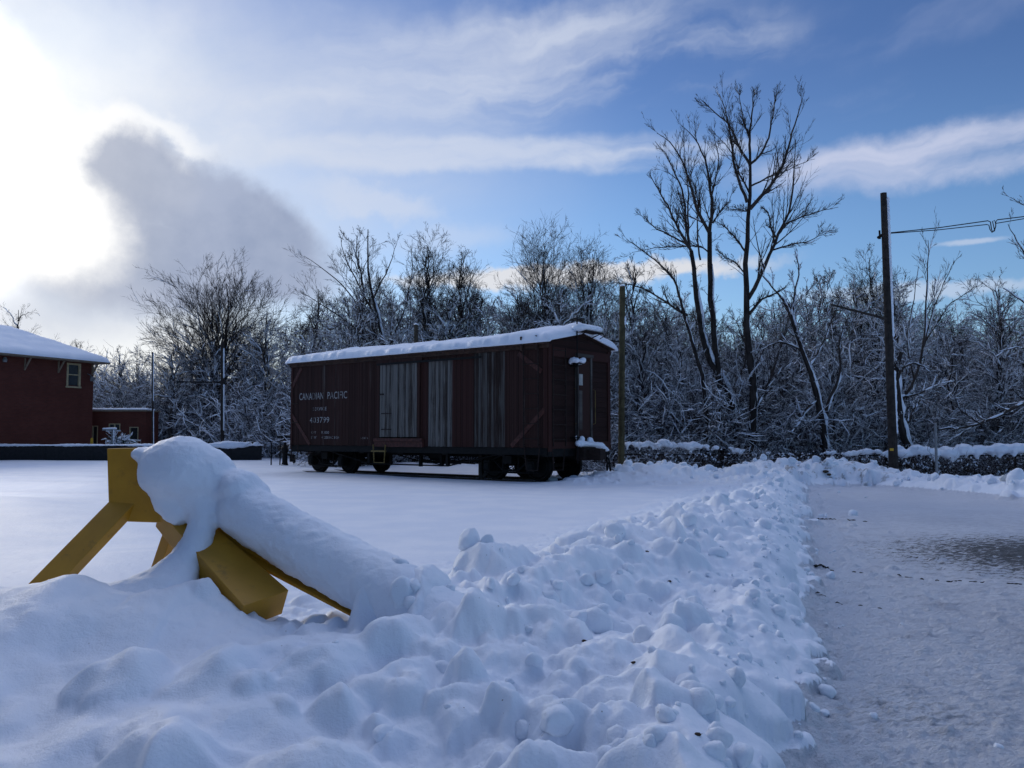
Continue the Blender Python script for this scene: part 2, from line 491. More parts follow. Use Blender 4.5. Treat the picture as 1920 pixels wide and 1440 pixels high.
def base_height(X, Y):
    s = road_s(X, Y)
    fd, fh, fw = far_side(X, Y)
    ld, (lh, lw), lside = polydist(X, Y, LEFTBANK)
    md, (mh, mw), _ = polydist(X, Y, FOREMOUND)
    # open field
    dist = np.hypot(X, Y)
    z = .20 + .03 * fbm(X * .12, Y * .12, seed=1) + .02 * fbm(X * .5 + Y * .1, Y * .35, seed=2, oct=3)
    # wind drift rolling in from the left
    z += .20 * np.exp(-(((X + 8.5) / 3.2) ** 2 + ((Y - 15.0) / 2.2) ** 2)) + .12 * np.exp(-(((X + 9.5) / 2.2) ** 2 + ((Y - 21.0) / 2.5) ** 2))
    z += .10 * np.exp(-(((X + 3.4) / 1.6) ** 2 + ((Y - 8.2) / 1.3) ** 2)) * 1.3
    z += .035 * np.sin(X * 1.1 + Y * 2.1 + 2 * vnoise(X * .3, Y * .3, seed=3)) * sstep(-4, -8, X) * sstep(9, 13, Y) * sstep(34, 22, Y)
    # rails swept clear beside the boxcar
    rx, ry = (X + 7.77) * .78 - (Y - 30.2) * .626, (X + 7.77) * .626 + (Y - 30.2) * .78
    along = sstep(-.6, .6, rx) * sstep(11.4, 10.2, rx)
    under = sstep(.35, 1.0, ry) * sstep(4.6, 3.8, ry)
    z += along * sstep(.15, .75, ry) * sstep(3.6, 2.6, ry) * (.12 - z)
    z += .22 * np.exp(-(((rx - 12.0) / .9) ** 2 + ((ry - 1.6) / 1.3) ** 2)) * (1 + .5 * fbm(X * 2, Y * 2, seed=4))
    z += .42 * np.exp(-(((rx - 12.9) / .8) ** 2 + ((ry - 3.4) / 1.2) ** 2)) * (1 + .5 * fbm(X * 2, Y * 2, seed=5))
    z += .16 * sstep(3.6, 5.0, ry) * sstep(7.5, 5.5, ry) * sstep(-2, 0, rx) * sstep(16, 12, rx) * (1 + .8 * fbm(X * 1.5, Y * 1.5, seed=6))
    # ground falls away a little behind the far bank, under the trees
    z -= .35 * sstep(27.0, 29.5, Y) * sstep(1.5, 4, X)
    z -= .25 * sstep(42, 50, Y) * sstep(-10, -20, X) * 0
    # fresh foreground plateau
    edge = sstep(.05, -1.5, s)
    low_edge = sstep(.25, -.5, s)
    plate = .12 + .165 * np.clip(Y - 2.4, 0, 2.1) + .05 * fbm(X * .9, Y * .9, seed=7, oct=3)
    front = sstep(5.5, 4.3, Y) * edge * sstep(-9, -5, X)
    z = z + (np.maximum(z, plate) - z) * front
    roll = fbm(X * 1.9, Y * 1.9, seed=8, oct=3)
    z += front * .10 * roll * (1 - .3 * sstep(-1, .5, X))
    # crests
    def ridge(d, h, w, z):
        k = np.exp(-(d / w) ** 2 * 1.1)
        return z + np.maximum(0, h - z) * k
    wob = .18 * fbm(X * .9, Y * .9, seed=9)
    z = ridge(md, mh + .06 * fbm(X * 1.6, Y * 1.6, seed=10), mw, z)
    z = ridge(ld + wob, lh - .10 + .10 * fbm(X * 1.2, Y * 1.2, seed=11), lw, z)
    # apron between crest and road
    ap = low_edge * sstep(2.6, 1.2, ld) * (1 - front)
    z = np.maximum(z, z * (1 - ap) + ap * np.maximum(z, .16 + .08 * fbm(X * 2.3, Y * 2.3, seed=12)))
    z += .11 * np.exp(-((s + .42 + .12 * vnoise(X * .7, Y * .7, seed=45)) / .22) ** 2) * (.6 + .8 * np.clip(vnoise(X * 1.3, Y * 1.3, seed=46) + .4, 0, 1))
    # road
    rz = .0 + .012 * fbm(X * .8, Y * .8, seed=13) + .020 * fbm(X * 3.1 + Y * .4, Y * 4.6, seed=14, oct=5, gain=.6) * sstep(22, 10, Y)
    rz = rz - .014 * (np.exp(-((s - 1.3) / .22) ** 2) + np.exp(-((s - 2.9) / .22) ** 2) + np.exp(-((s - 4.1) / .25) ** 2)) + .016 * (np.abs(fbm(s * 5.0, (Y + .3 * X) * .9, seed=71, oct=4)) - .2) * sstep(24, 10, Y)
    inroad = sstep(-.42, .10, s) * sstep(-.55, -1.3, fd)
    z = z * (1 - inroad) + rz * inroad
    # far bank ridge
    k = np.exp(-(np.maximum(0, np.abs(fd + wob) - .1) / (fw * .72)) ** 2 * 1.3)
    z = z + np.maximum(0, (fh - .12 + .12 * fbm(X * 1.1, Y * 1.1, seed=15)) - z) * k
    # a low windrow along the far road edge
    z += .05 * np.exp(-((fd + 1.75 + .15 * wob) / .22) ** 2) * inroad * sstep(20, 22, Y * 0 + X * 2.2)
    bankw = np.maximum.reduce([np.exp(-(ld / 1.15) ** 2), np.exp(-(fd / 1.0) ** 2), front * sstep(-2.2, .2, X), ap * .8])
    return z, s, fd, bankw, inroad, front


def apply_lumps(X, Y, Z, TH, RR, thv, rv):
    Z = Z.copy()
    for l in LUMPS:
        cx, cy, rx, ry, rz, ang, blend = l[:7]
        rad = max(rx, ry) * 1.35
        d = math.hypot(cx, cy)
        if d < .9: continue
        th = math.atan2(cx, cy); da = math.asin(min(.99, rad / d))
        i0, i1 = np.searchsorted(thv, (th - da, th + da)); j0, j1 = np.searchsorted(rv, (d - rad, d + rad))
        if i1 <= i0 or j1 <= j0: continue
        x = X[j0:j1, i0:i1]; y = Y[j0:j1, i0:i1]; z = Z[j0:j1, i0:i1]
        c, s = math.cos(ang), math.sin(ang)
        u = ((x - cx) * c + (y - cy) * s) / rx; v = (-(x - cx) * s + (y - cy) * c) / ry
        wa = vnoise(x / rad * 1.5 + cx * 7, y / rad * 1.5 + cy * 3, seed=21); wb = vnoise(x / rad * 1.5 + cy * 5, y / rad * 1.5 - cx * 3, seed=24)
        wc = vnoise(x / rad * 4.3 + cx * 5, y / rad * 4.3, seed=25)
        u = u + .34 * wa + .10 * wc; v = v + .34 * wb - .10 * wc
        rk = np.random.default_rng(int(abs(cx * 7919 + cy * 104729) * 10) % 100000)
        soft = 1.0 if blend > .1 else 0.0
        an = rk.uniform(0, 6.28) + np.arange(5) * 1.2566 + rk.uniform(-.45, .45, 5); of = rk.uniform(.66, .95, 5)
        face = np.max([(u * math.cos(a_) + v * math.sin(a_)) / o_ for a_, o_ in zip(an, of)], axis=0)
        rr2 = np.sqrt(u * u + v * v)
        qq = np.clip((1 - soft) * (.55 * face + .45 * rr2) + soft * rr2, 0, None)
        q = qq ** (2.6 - .6 * soft)
        ta = rk.uniform(0, 6.28); tilt = (u * math.cos(ta) + v * math.sin(ta)) * rk.uniform(.05, .35)
        dome = np.clip(1 - q, 0, 1) ** (.85 + .25 * soft) * (1 + tilt * (1 - soft) * .8) + .07 * wc * (1 - .7 * soft)
        if rz < 0:
            rz = -rz * 1.2; base = l[7] - rz
        else:
            jj = min(z.shape[0] - 1, max(0, np.searchsorted(rv[j0:j1], d))); ii = min(z.shape[1] - 1, max(0, np.searchsorted(thv[i0:i1], th)))
            base = float(BASE[j0:j1, i0:i1][jj, ii]) - rz * .35
        zz = np.where(q < 1, base + rz * dome, -9)
        # smooth maximum
        k = blend * .7 + 1e-3
        h = np.clip(.5 + .5 * (zz - z) / k, 0, 1)
        sm = z * (1 - h) + zz * h + k * h * (1 - h)
        Z[j0:j1, i0:i1] = np.where(zz > -8, np.maximum(z, sm), z)
    return Z


LUMPS = build_lumps()
tf = R(36)
thv = np.concatenate([np.linspace(-math.pi, -R(60), 40, endpoint=False), np.linspace(-R(60), -tf, 80, endpoint=False),
                      np.linspace(-tf, tf, 860, endpoint=False), np.linspace(tf, R(60), 80, endpoint=False), np.linspace(R(60), math.pi, 41)])
rv = np.concatenate([np.linspace(.5, 2.4, 40, endpoint=False), 2.4 * np.exp(np.linspace(0, math.log(12 / 2.4), 430, endpoint=False)),
                     12 * np.exp(np.linspace(0, math.log(36 / 12), 250, endpoint=False)), 36 * np.exp(np.linspace(0, math.log(900 / 36), 60))])
TH, RR = np.meshgrid(thv, rv)
X = RR * np.sin(TH); Y = RR * np.cos(TH)
BASE, s_, fd_, bw_, road_, front_ = base_height(X, Y)
Z = apply_lumps(X, Y, BASE, TH, RR, thv, rv)
cap_ = .05 + .62 * np.maximum(0, .12 - s_) + .10 * np.clip(fbm(X * 3.1, Y * 3.1, seed=81, oct=3), -.3, 1) * (s_ < .3)
cap_ = np.where((Y > 1.5) & (fd_ < -1.2) & (s_ > -1.5), cap_, 99)
Z = np.where(Z > cap_, cap_ + (Z - cap_) * .22, Z)
soft_ = Z.copy()
for _ in range(7):
    soft_[1:-1, 1:-1] = soft_[1:-1, 1:-1] * .4 + .15 * (soft_[:-2, 1:-1] + soft_[2:, 1:-1] + soft_[1:-1, :-2] + soft_[1:-1, 2:])
kz = (.75 * sstep(14, 7, RR) * (1 - .8 * road_))
Z = Z * (1 - kz) + soft_ * kz
near = sstep(16, 6, RR)
rough = fbm(X * 9, Y * 9, seed=31, oct=4, gain=.6)
chunk = np.abs(fbm(X * 3.3, Y * 3.3, seed=33, oct=4))
bwm = np.clip(bw_, 0, 1) * (1 - .8 * front_ * sstep(.3, -1.4, X))
Z += bwm * (.026 * rough + .012 * np.abs(fbm(X * 22, Y * 22, seed=38, oct=3)) * near + .10 * (chunk - .18) * (1 - road_))
Z += .006 * (1 - road_) * (1 - bwm) * sstep(26, 12, RR) * fbm(X * 1.2 + Y * .6, Y * 5 - X * .8, seed=55, oct=4)
Z += near * .004 * fbm(X * 14, Y * 14, seed=35, oct=3)
Z += road_ * sstep(9, 4, RR) * .006 * fbm(X * 21, Y * 24, seed=39, oct=3, gain=.6)
Z += road_ * near * .024 * np.abs(fbm(X * 7, Y * 12, seed=36, oct=4, gain=.6))
nR, nT = X.shape
idx = np.arange(nR * nT).reshape(nR, nT)
quads = np.stack([idx[:-1, :-1], idx[:-1, 1:], idx[1:, 1:], idx[1:, :-1]], -1)
V = np.stack([X, Y, Z], -1).reshape(-1, 3)
fc = lambda A: (A[:-1, :-1] + A[1:, 1:]) * .5
isroad = (fc(road_) > .5) & (fc(Z) < .09)
isbank = (fc(bw_) > .38) & ~isroad
isground = ~isroad & ~isbank


def sub_mesh(name, mask, mat, extra=None):
    q = quads[mask][:, ::-1]
    u, inv = np.unique(q, return_inverse=True)
    return mesh_np(name, V[u], inv.reshape(-1, 4), mat)


g_ = link('ground', sub_mesh('ground', isground, M['snow'])); tag(g_, 'smooth blue white snow field around the boxcar', kind='structure')
b_ = link('snow_bank', sub_mesh('snow_bank', isbank, M['bank'])); tag(b_, 'rough plowed snow bank of lumps beside the road', kind='structure')
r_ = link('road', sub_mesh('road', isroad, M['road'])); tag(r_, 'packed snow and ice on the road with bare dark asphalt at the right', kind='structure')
# close the small hole under the photographer
hv = [V[idx[0, i]] for i in range(nT - 1)] + [np.array((0, 0, float(Z[0].mean())))]
hf = [[nT - 1, (i + 1) % (nT - 1), i] for i in range(nT - 1)]
fo = link('trodden_snow', mesh_np('trodden_snow', hv, hf, M['snow'], tris=True)); tag(fo, 'trodden snow patch', kind='structure')


def ground_z(x, y):
    a = np.array([[float(x)]]); b = np.array([[float(y)]])
    th, rr = math.atan2(x, y), math.hypot(x, y)
    i = min(nT - 1, np.searchsorted(thv, th)); j = min(nR - 1, np.searchsorted(rv, rr))
    return float(Z[j, i])


CHUNKS = True
# ------------------------------------------------------------------ mesh builder
class MB:
    def __init__(s): s.v, s.f = [], []

    def add(s, V, Fs):
        b = len(s.v); s.v += [tuple(p) for p in V]; s.f += [[i + b for i in f] for f in Fs]; return s

    def box(s, x0, x1, y0, y1, z0, z1, mat=None):
        v = [Vector((x, y, z)) for z in (z0, z1) for x, y in ((x0, y0), (x1, y0), (x1, y1), (x0, y1))]
        if mat: v = [mat @ p for p in v]
        return s.add(v, [[3, 2, 1, 0], [4, 5, 6, 7], [0, 1, 5, 4], [1, 2, 6, 5], [2, 3, 7, 6], [3, 0, 4, 7]])

    def beam(s, a, b, w, h, up=(0, 0, 1), w2=None, h2=None):
        a, b = Vector(a), Vector(b); t = (b - a).normalized(); up = Vector(up)
        x = t.cross(up)
        if x.length < 1e-4: x = t.cross(Vector((1, 0, 0)))
        x.normalize(); y = x.cross(t)
        w2 = w if w2 is None else w2; h2 = h if h2 is None else h2
        v = [p + x * (sx * ww / 2) + y * (sy * hh / 2) for p, ww, hh in ((a, w, h), (b, w2, h2)) for sx, sy in ((-1, -1), (1, -1), (1, 1), (-1, 1))]
        return s.add(v, [[3, 2, 1, 0], [4, 5, 6, 7], [0, 1, 5, 4], [1, 2, 6, 5], [2, 3, 7, 6], [3, 0, 4, 7]])

    def tube(s, pts, r, k=8, cap=True):
        pts = [Vector(p) for p in pts]; n = len(pts)
        rr = r if isinstance(r, (list, tuple)) else [r] * n
        V, Fs = [], []
        ref = None
        for i, p in enumerate(pts):
            t = (pts[min(i + 1, n - 1)] - pts[max(i - 1, 0)]).normalized()
            if ref is None:
                ref = t.orthogonal().normalized()
            ref = (ref - t * ref.dot(t)).normalized(); q = t.cross(ref)
            for j in range(k):
                a = 2 * math.pi * j / k
                V.append(p + (ref * math.cos(a) + q * math.sin(a)) * rr[i])
        for i in range(n - 1):
            for j in range(k):
                Fs.append([i * k + j, i * k + (j + 1) % k, (i + 1) * k + (j + 1) % k, (i + 1) * k + j])
        if cap: Fs += [list(range(k))[::-1], [(n - 1) * k + j for j in range(k)]]
        return s.add(V, Fs)

    def lathe(s, c, axis, prof, k=28):
        """prof: list of (offset along axis, radius)"""
        c = Vector(c); axis = Vector(axis).normalized(); u = axis.orthogonal().normalized(); w = axis.cross(u)
        V, Fs = [], []
        for o, r in prof:
            for j in range(k):
                a = 2 * math.pi * j / k
                V.append(c + axis * o + (u * math.cos(a) + w * math.sin(a)) * r)
        m = len(prof)
        for i in range(m - 1):
            for j in range(k):
                Fs.append([i * k + j, i * k + (j + 1) % k, (i + 1) * k + (j + 1) % k, (i + 1) * k + j])
        Fs += [list(range(k))[::-1], [(m - 1) * k + j for j in range(k)]]
        return s.add(V, Fs)

    def build(s, name, mat, parent=None, smooth=False, bevel=0, label=None):
        me = bpy.data.meshes.new(name)
        me.from_pydata(s.v, [], s.f)
        bm = bmesh.new(); bm.from_mesh(me); bmesh.ops.recalc_face_normals(bm, faces=bm.faces)
        bm.to_mesh(me); bm.free()
        if smooth:
            me.polygons.foreach_set('use_smooth', [True] * len(me.polygons))
        if mat: me.materials.append(mat)
        o = link(name, me, parent, label)
        if bevel:
            b = o.modifiers.new('bevel', 'BEVEL'); b.width = bevel; b.segments = 2; b.limit_method = 'ANGLE'
        return o


def ico(c, r, sub=2, amp=.2, fr=2.0, seed=0):
    bm = bmesh.new(); bmesh.ops.create_icosphere(bm, subdivisions=sub, radius=1)
    v = np.array([p.co[:] for p in bm.verts]); f = [[q.index for q in p.verts] for p in bm.faces]; bm.free()
    n = fbm(v[:, 0] * fr + seed * 3.1 + 50, v[:, 1] * fr + 50, v[:, 2] * fr + 50.3, oct=3, seed=seed)
    v = v * (1 + amp * n)[:, None] * np.array(r) + np.array(c)
    return v, f


def blob_snow(name, parts, parent, voxel=.02, smooth=6, noise=.012, nscale=.12, mat=None, label=None):
    """soft snow: overlapping lumps fused by a voxel remesh. parts: (centre, (rx,ry,rz)) or ((x,y,z),(rx,ry,rz), rotation matrix)"""
    mb = MB()
    for i, p in enumerate(parts):
        v, f = ico((0, 0, 0), (1, 1, 1), 3, 0.0)
        v = v * np.array(p[1])
        if len(p) > 2: v = v @ np.array(p[2]).T
        mb.add(v + np.array(p[0]), f)
    me = bpy.data.meshes.new(name); me.from_pydata(mb.v, [], mb.f); me.materials.append(mat or M['snow'])
    o = link(name, me, parent, label)
    rm = o.modifiers.new('fuse', 'REMESH'); rm.mode = 'VOXEL'; rm.voxel_size = voxel; rm.use_smooth_shade = True
    sm = o.modifiers.new('soften', 'SMOOTH'); sm.iterations = smooth; sm.factor = .6
    if noise:
        tx = bpy.data.textures.new(name, 'CLOUDS'); tx.noise_scale = nscale; tx.noise_depth = 3
        d = o.modifiers.new('dents', 'DISPLACE'); d.texture = tx; d.strength = noise; d.texture_coords = 'LOCAL'
        t2 = bpy.data.textures.new(name, 'CLOUDS'); t2.noise_scale = nscale * .22; t2.noise_depth = 4
        d2 = o.modifiers.new('grain', 'DISPLACE'); d2.texture = t2; d2.strength = noise * .35; d2.texture_coords = 'LOCAL'
    return o


def chain(pts, radii, per=6):
    """ellipsoids strung along a polyline"""
    out = []
    for i in range(len(pts) - 1):
        a, b = np.array(pts[i], float), np.array(pts[i + 1], float); ra, rb = np.array(radii[i], float), np.array(radii[i + 1], float)
        for k in range(per + (i == len(pts) - 2)):
            t = k / per
            out.append((a + (b - a) * t, tuple(ra + (rb - ra) * t)))
    return out


# loose broken chunks lying on the banks, real three dimensional lumps
def snow_chunks():
    r = np.random.default_rng(61); Vs, Fs, n = [], [], 0
    protos = []
    for i in range(10):
        v, f = ico((0, 0, 0), (1, 1, 1), 3, .0)
        for k in range(9):
            d = r.normal(0, 1, 3); d /= np.linalg.norm(d); h = r.uniform(.62, .9); e = np.maximum(0, v @ d - h); v = v - e[:, None] * d * .92
        nn = fbm(v[:, 0] * 2.6 + 9 * i + 60, v[:, 1] * 2.6 + 60, v[:, 2] * 2.6 + 60.2, oct=4, seed=i, gain=.6)
        protos.append((v * (1 + .17 * nn)[:, None], np.array(f)))
    P = np.array(LEFTBANK)
    def put(x, y, rad, sink):
        nonlocal n
        v, f = protos[r.integers(0, 10)]; a, b = r.uniform(0, 6.28, 2)
        Rm = np.array(Matrix.Rotation(a, 3, 'Z') @ Matrix.Rotation(b, 3, 'X'))
        z = ground_z(x, y)
        Vs.append((v * rad * r.uniform(.7, 1.25, 3)) @ Rm.T + np.array((x, y, z + rad * sink))); Fs.append(f + n); n += len(v)
    for i in range(150):
        k = r.integers(0, len(P) - 1); f = r.random(); p = P[k] + f * (P[k + 1] - P[k]); off = r.normal(.45, .6)
        put(p[0] + .948 * off, p[1] - .317 * off, .02 + .085 * r.random() ** 2.2, r.uniform(-.15, .35))
    for i in range(430):
        y = 2.6 + 19 * r.random() ** 1.6; x = 1.24 + .335 * (y - 3.9) - .18 + r.normal(0, .22) + (r.random() < .035) * r.exponential(.5)
        put(x, y, .010 + .045 * r.random() ** 2.5, r.uniform(-.1, .5))
    for i in range(45):
        x = r.uniform(-.9, 1.1); y = r.uniform(2.4, 5.2)
        if x > .9 + .335 * (y - 3.9): continue
        put(x, y, .02 + .07 * r.random() ** 2, r.uniform(-.3, .2))
    P2 = np.array(FARBANK)
    for i in range(200):
        k = r.integers(0, len(P2) - 1); f = r.random(); p = P2[k] + f * (P2[k + 1] - P2[k])
        put(p[0] + r.normal(0, .55), p[1] + r.normal(-.2, .6), .04 + .13 * r.random() ** 2.4, r.uniform(-.1, .3))
    o = link('snow_chunks', mesh_np('snow_chunks', np.concatenate(Vs), np.concatenate(Fs), M['bank'], tris=True)); tag(o, 'loose broken chunks of plowed snow lying on the banks', kind='stuff')


snow_chunks()

# ------------------------------------------------------------------ yellow bumping post
def shifted(mb, off):
    o = np.array(off[:]); mb.v = [tuple(np.array(p) - o) for p in mb.v]; return mb


def bumper():
    x0, y0 = float(at(300, 950, 5.5)[0]), 5.5
    root = empty('bumping_post', (x0, y0, .3), 0, 'yellow steel track bumping post half buried in snow in the foreground', 'bumping post')
    off = root.location
    Yh = 5.42
    # head: folded plate box
    front = [at(200, 841, Yh), at(352, 838, Yh), at(352, 958, Yh), at(322, 981, Yh), at(204, 977, Yh)]
    mb = MB(); n = len(front); back = [p + np.array((.02, .16, 0)) for p in front]
    mb.add(front + back, [list(range(n))[::-1], [n + i for i in range(n)]] + [[i, (i + 1) % n, n + (i + 1) % n, n + i] for i in range(n)])
    shifted(mb, off).build('head_plate', M['yellow'], root, bevel=.006)
    # front leg: channel
    a, b = at(238, 942, 5.47), at(50, 1138, 4.95)
    up = (-.22, -1, .10)
    t = Vector(b - a).normalized(); uv = Vector(up); sx = t.cross(uv).normalized(); nv = sx.cross(t)
    mb = MB(); mb.beam(a, b, .155, .075, up)
    shifted(mb, off).build('leg', M['yellow'], root, bevel=.004)
    # rear leg
    mb = MB(); mb.beam(at(345, 950, 5.5), at(296, 1095, 5.55), .085, .12, (-.45, -.8, .1))
    shifted(mb, off).build('leg', M['yellow'], root, bevel=.005)
    # broad brace of heavy channel
    a, b = at(322, 965, 5.52), at(494, 1144, 5.04); upn = (.55, -.55, .62)
    t = Vector(b - a).normalized(); uv = Vector(upn); sx = t.cross(uv).normalized(); nv = sx.cross(t)
    mb = MB(); mb.beam(a, b, .20, .13, upn, .31, .18)
    shifted(mb, off).build('brace', M['yellow'], root, bevel=.004)
    # long tension beam (I section)
    a, b = at(408, 978, 5.46), at(724, 1139, 5.0)
    up = (0, -.25, 1)
    t = Vector(b - a).normalized(); uv = Vector(up); sx = t.cross(uv).normalized(); nv = sx.cross(t)
    mb = MB(); mb.beam(a, b, .03, .19, up)
    for s in (-1, 1): mb.beam(Vector(a) + nv * (.103 * s), Vector(b) + nv * (.103 * s), .15, .018, up)
    shifted(mb, off).build('tension_beam', M['yellow'], root, bevel=.003)
    # snow load
    P = []
    for px, py, Y, rx, ry, rz in ((338, 882, 5.42, .262, .25, .215), (383, 893, 5.46, .20, .24, .19), (300, 873, 5.40, .13, .15, .125), (420, 918, 5.48, .15, .2, .125),
                                  (322, 932, 5.36, .125, .10, .125), (333, 957, 5.35, .085, .08, .085), (292, 900, 5.37, .085, .09, .12), (362, 935, 5.38, .13, .12, .13), (335, 976, 5.35, .045, .05, .04)):
        P.append((at(px, py, Y), (rx, ry, rz)))
    P += chain([at(380, 945, 5.36), at(379, 985, 5.33), at(368, 1022, 5.28), (at(344, 1058, 5.2)), at(318, 1092, 5.1), at(270, 1120, 5.0)],
               [(.105, .1, .1), (.088, .09, .08), (.092, .1, .08), (.115, .12, .09), (.17, .16, .10), (.3, .22, .10)], 7)
    P += chain([at(458, 958, 5.40), at(530, 1002, 5.31), at(640, 1062, 5.12), at(745, 1118, 4.92), at(830, 1175, 4.75)],
               [(.165, .2, .175), (.175, .2, .19), (.18, .2, .19), (.19, .22, .20), (.26, .28, .17)], 9)
    P += chain([at(400, 905, 5.5), at(462, 935, 5.48)], [(.16, .2, .13), (.16, .2, .14)], 4)
    P = [(np.array(c) - np.array(off[:]), r) for c, r in P]
    P.append((at(447, 915, 5.44) - np.array(off[:]), (.15, .2, .12)))
    P.append((at(270, 852, 5.41) - np.array(off[:]), (.075, .10, .05)))
    blob_snow('snow_cover', P, root, .014, 9, .035, .16)
    return root


bumper()

# ------------------------------------------------------------------ boxcar
LX, WY, RZ = 11.2, 3.1, .20
ORG = (-7.77, 30.2, RZ)


def text_mesh(txt, x0, x1, z0, h, y, mat, parent, label=None):
    cu = bpy.data.curves.new('lettering', 'FONT'); cu.body = txt; cu.resolution_u = 3; cu.space_character = 1.05
    tmp = bpy.data.objects.new('tmp_text', cu); C.objects.link(tmp)
    dg = bpy.context.evaluated_depsgraph_get()
    me = bpy.data.meshes.new_from_object(tmp.evaluated_get(dg)); bpy.data.objects.remove(tmp)
    n = len(me.vertices); co = np.zeros(n * 3, dtype=np.float32); me.vertices.foreach_get('co', co); co = co.reshape(-1, 3)
    lo, hi = co.min(0), co.max(0)
    out = np.zeros_like(co)
    out[:, 0] = x0 + (co[:, 0] - lo[0]) / (hi[0] - lo[0]) * (x1 - x0)
    out[:, 2] = z0 + (co[:, 1] - lo[1]) / (hi[1] - lo[1]) * h
    out[:, 1] = y
    me.vertices.foreach_set('co', out.ravel()); me.update(); me.name = 'lettering'; me.materials.clear(); me.materials.append(mat)
    return link('lettering', me, parent, label)


def boxcar():
    root = empty('boxcar', ORG, math.atan2(-.626, .78), 'old maroon wooden railway boxcar with grey weathered doors and snow on its roof', 'boxcar')
    rr = random.Random(3)
    zb, zt = .94, 3.66

    def boards(name, x0, x1, z0, z1, mat, bw=.083, y=0.0, label=None, jag=.012):
        mb = MB(); x = x0
        while x < x1 - .01:
            w = min(bw, x1 - x); dy = rr.uniform(-.006, .004)
            mb.box(x + .003, x + w - .003, y + dy, y + .035, z0 + rr.uniform(0, jag), z1); x += bw
        mb.box(x0, x1, y + .034, y + .05, z0 + jag, z1)
        return mb.build(name, M[mat], root, label=label)

    boards('side_boards', 0, 4.42, zb, zt, 'siding')
    boards('side_boards', 6.40, 6.72, zb, zt, 'door_red', y=-.012)
    boards('side_boards', 6.72, 7.70, zb, 3.52, 'door_grey', .095, label='bare grey weathered boards')
    boards('side_boards', 6.72, 7.70, 3.523, zt, 'siding')
    boards('side_boards', 7.70, 8.52, zb, zt, 'door_red', y=-.010)
    boards('side_boards', 8.56, 9.70, zb, zt, 'siding_worn', label='boards with the maroon paint flaking to grey')
    boards('side_boards', 9.70, LX, zb, zt, 'siding')
    # sliding door in its frame
    d = boards('door', 4.62, 6.28, 1.22, 3.56, 'door_grey', .104, y=-.055, label='grey weathered door')
    mb = MB()
    for z in (1.95, 1.45): mb.box(4.70, 5.15, -.075, -.056, z, z + .03)
    mb.box(4.60, 4.80, -.09, -.057, 2.55, 2.60); mb.build('latch', M['rustiron'], d)
    mb = MB()
    mb.box(4.425, 4.60, -.07, .03, 1.20, 3.62).box(6.30, 6.40, -.07, .03, 1.20, 3.62); mb.box(4.425, 6.50, -.085, .03, 3.56, 3.655)
    mb.build('door_frame', M['siding'], root)
    mb = MB(); mb.box(4.40, 6.55, -.13, -.002, 1.09, 1.19).box(4.40, 6.55, -.09, -.002, .92, 1.087)
    mb.build('door_sill', M['brace'], root, bevel=.006)
    mb = MB(); mb.box(8.515, 8.56, -.03, .02, zb, zt); mb.build('door_post', M['siding'], root)
    mb = MB(); mb.box(4.5, 8.9, -.11, -.088, 3.50, 3.56); mb.build('door_track', M['iron'], root)
    # far side and inner floor
    mb = MB(); mb.box(0, LX, WY - .04, WY, zb, zt); mb.build('far_side', M['siding'], root)
    mb = MB(); mb.box(.01, LX - .05, .06, WY - .05, zb + .02, zb + .1); mb.build('floor_boards', M['siding'], root)
    # fascia
    mb = MB(); mb.box(-.06, LX + .04, -.06, .02, zt + .004, zt + .15); mb.box(-.06, LX + .04, WY - .02, WY + .06, zt + .004, zt + .15)
    mb.box(-.1, LX + .06, -.13, -.062, zt + .10, zt + .16)
    x = .4
    while x < 10.2: mb.box(x, x + .09, -.15, -.132, zt + .06, zt + .215); x += .78
    for x in (10.38, 10.9): mb.box(x, x + .06, -.17, -.132, zt - .05, zt + .34)
    mb.build('fascia', M['fascia'], root)
    # roof boards
    ez, rz = zt + .16, zt + .50
    mb = MB()
    sec = [(-.14, ez), (WY / 2, rz), (WY + .14, ez), (WY + .14, ez + .03), (WY / 2, rz + .03), (-.14, ez + .03)]
    V_ = [(x, y, z) for x in (-.12, LX + .14) for y, z in sec]
    mb.add(V_, [[5, 4, 1, 0], [4, 3, 2, 1], [6, 7, 10, 11], [7, 8, 9, 10]] + [[i, (i + 1) % 6, 6 + (i + 1) % 6, 6 + i] for i in range(6)])
    mb.build('roof', M['fascia'], root)
    # roof snow: closed sheet with rounded rims
    nx, ny = 230, 60
    gx, gy = np.meshgrid(np.linspace(-.16, LX + .20, nx), np.linspace(-.19, WY + .19, ny), indexing='ij')
    edx = np.minimum(gx + .16, LX + .20 - gx); edy = np.minimum(gy + .19, WY + .19 - gy)
    rimn = .5 + .5 * fbm(gx * 2.2, gy * 2.2, seed=50)
    rd = lambda d, w: np.sqrt(np.clip(1 - (1 - np.clip(d / w, 0, 1)) ** 2, 0, 1))
    roof = ez + .03 + (rz - ez) * (1 - np.abs(gy - WY / 2) / (WY / 2 + .14))
    th = (.15 + .07 * rimn + .05 * fbm(gx * .8, gy * .9, seed=51)) * rd(edx, .22) * rd(edy, .17)
    th += .10 * np.exp(-((gx - 10.2) / .95) ** 2) * rd(edx, .3) * rd(edy, .3) + .12 * np.exp(-(((gx - 11.1) / .35) ** 2 + ((gy - 1.6) / .5) ** 2)) * rd(edx, .25)
    th += .07 * np.exp(-(((gx - 1.5) / .3) ** 2 + ((gy - 1.4) / .5) ** 2))
    th += .012 * fbm(gx * 6, gy * 6, seed=52)
    sh = .05 * fbm(gx * 3.1, gy * 0 + 2, seed=53) * (edy < .25) * np.sign(gy - WY / 2)
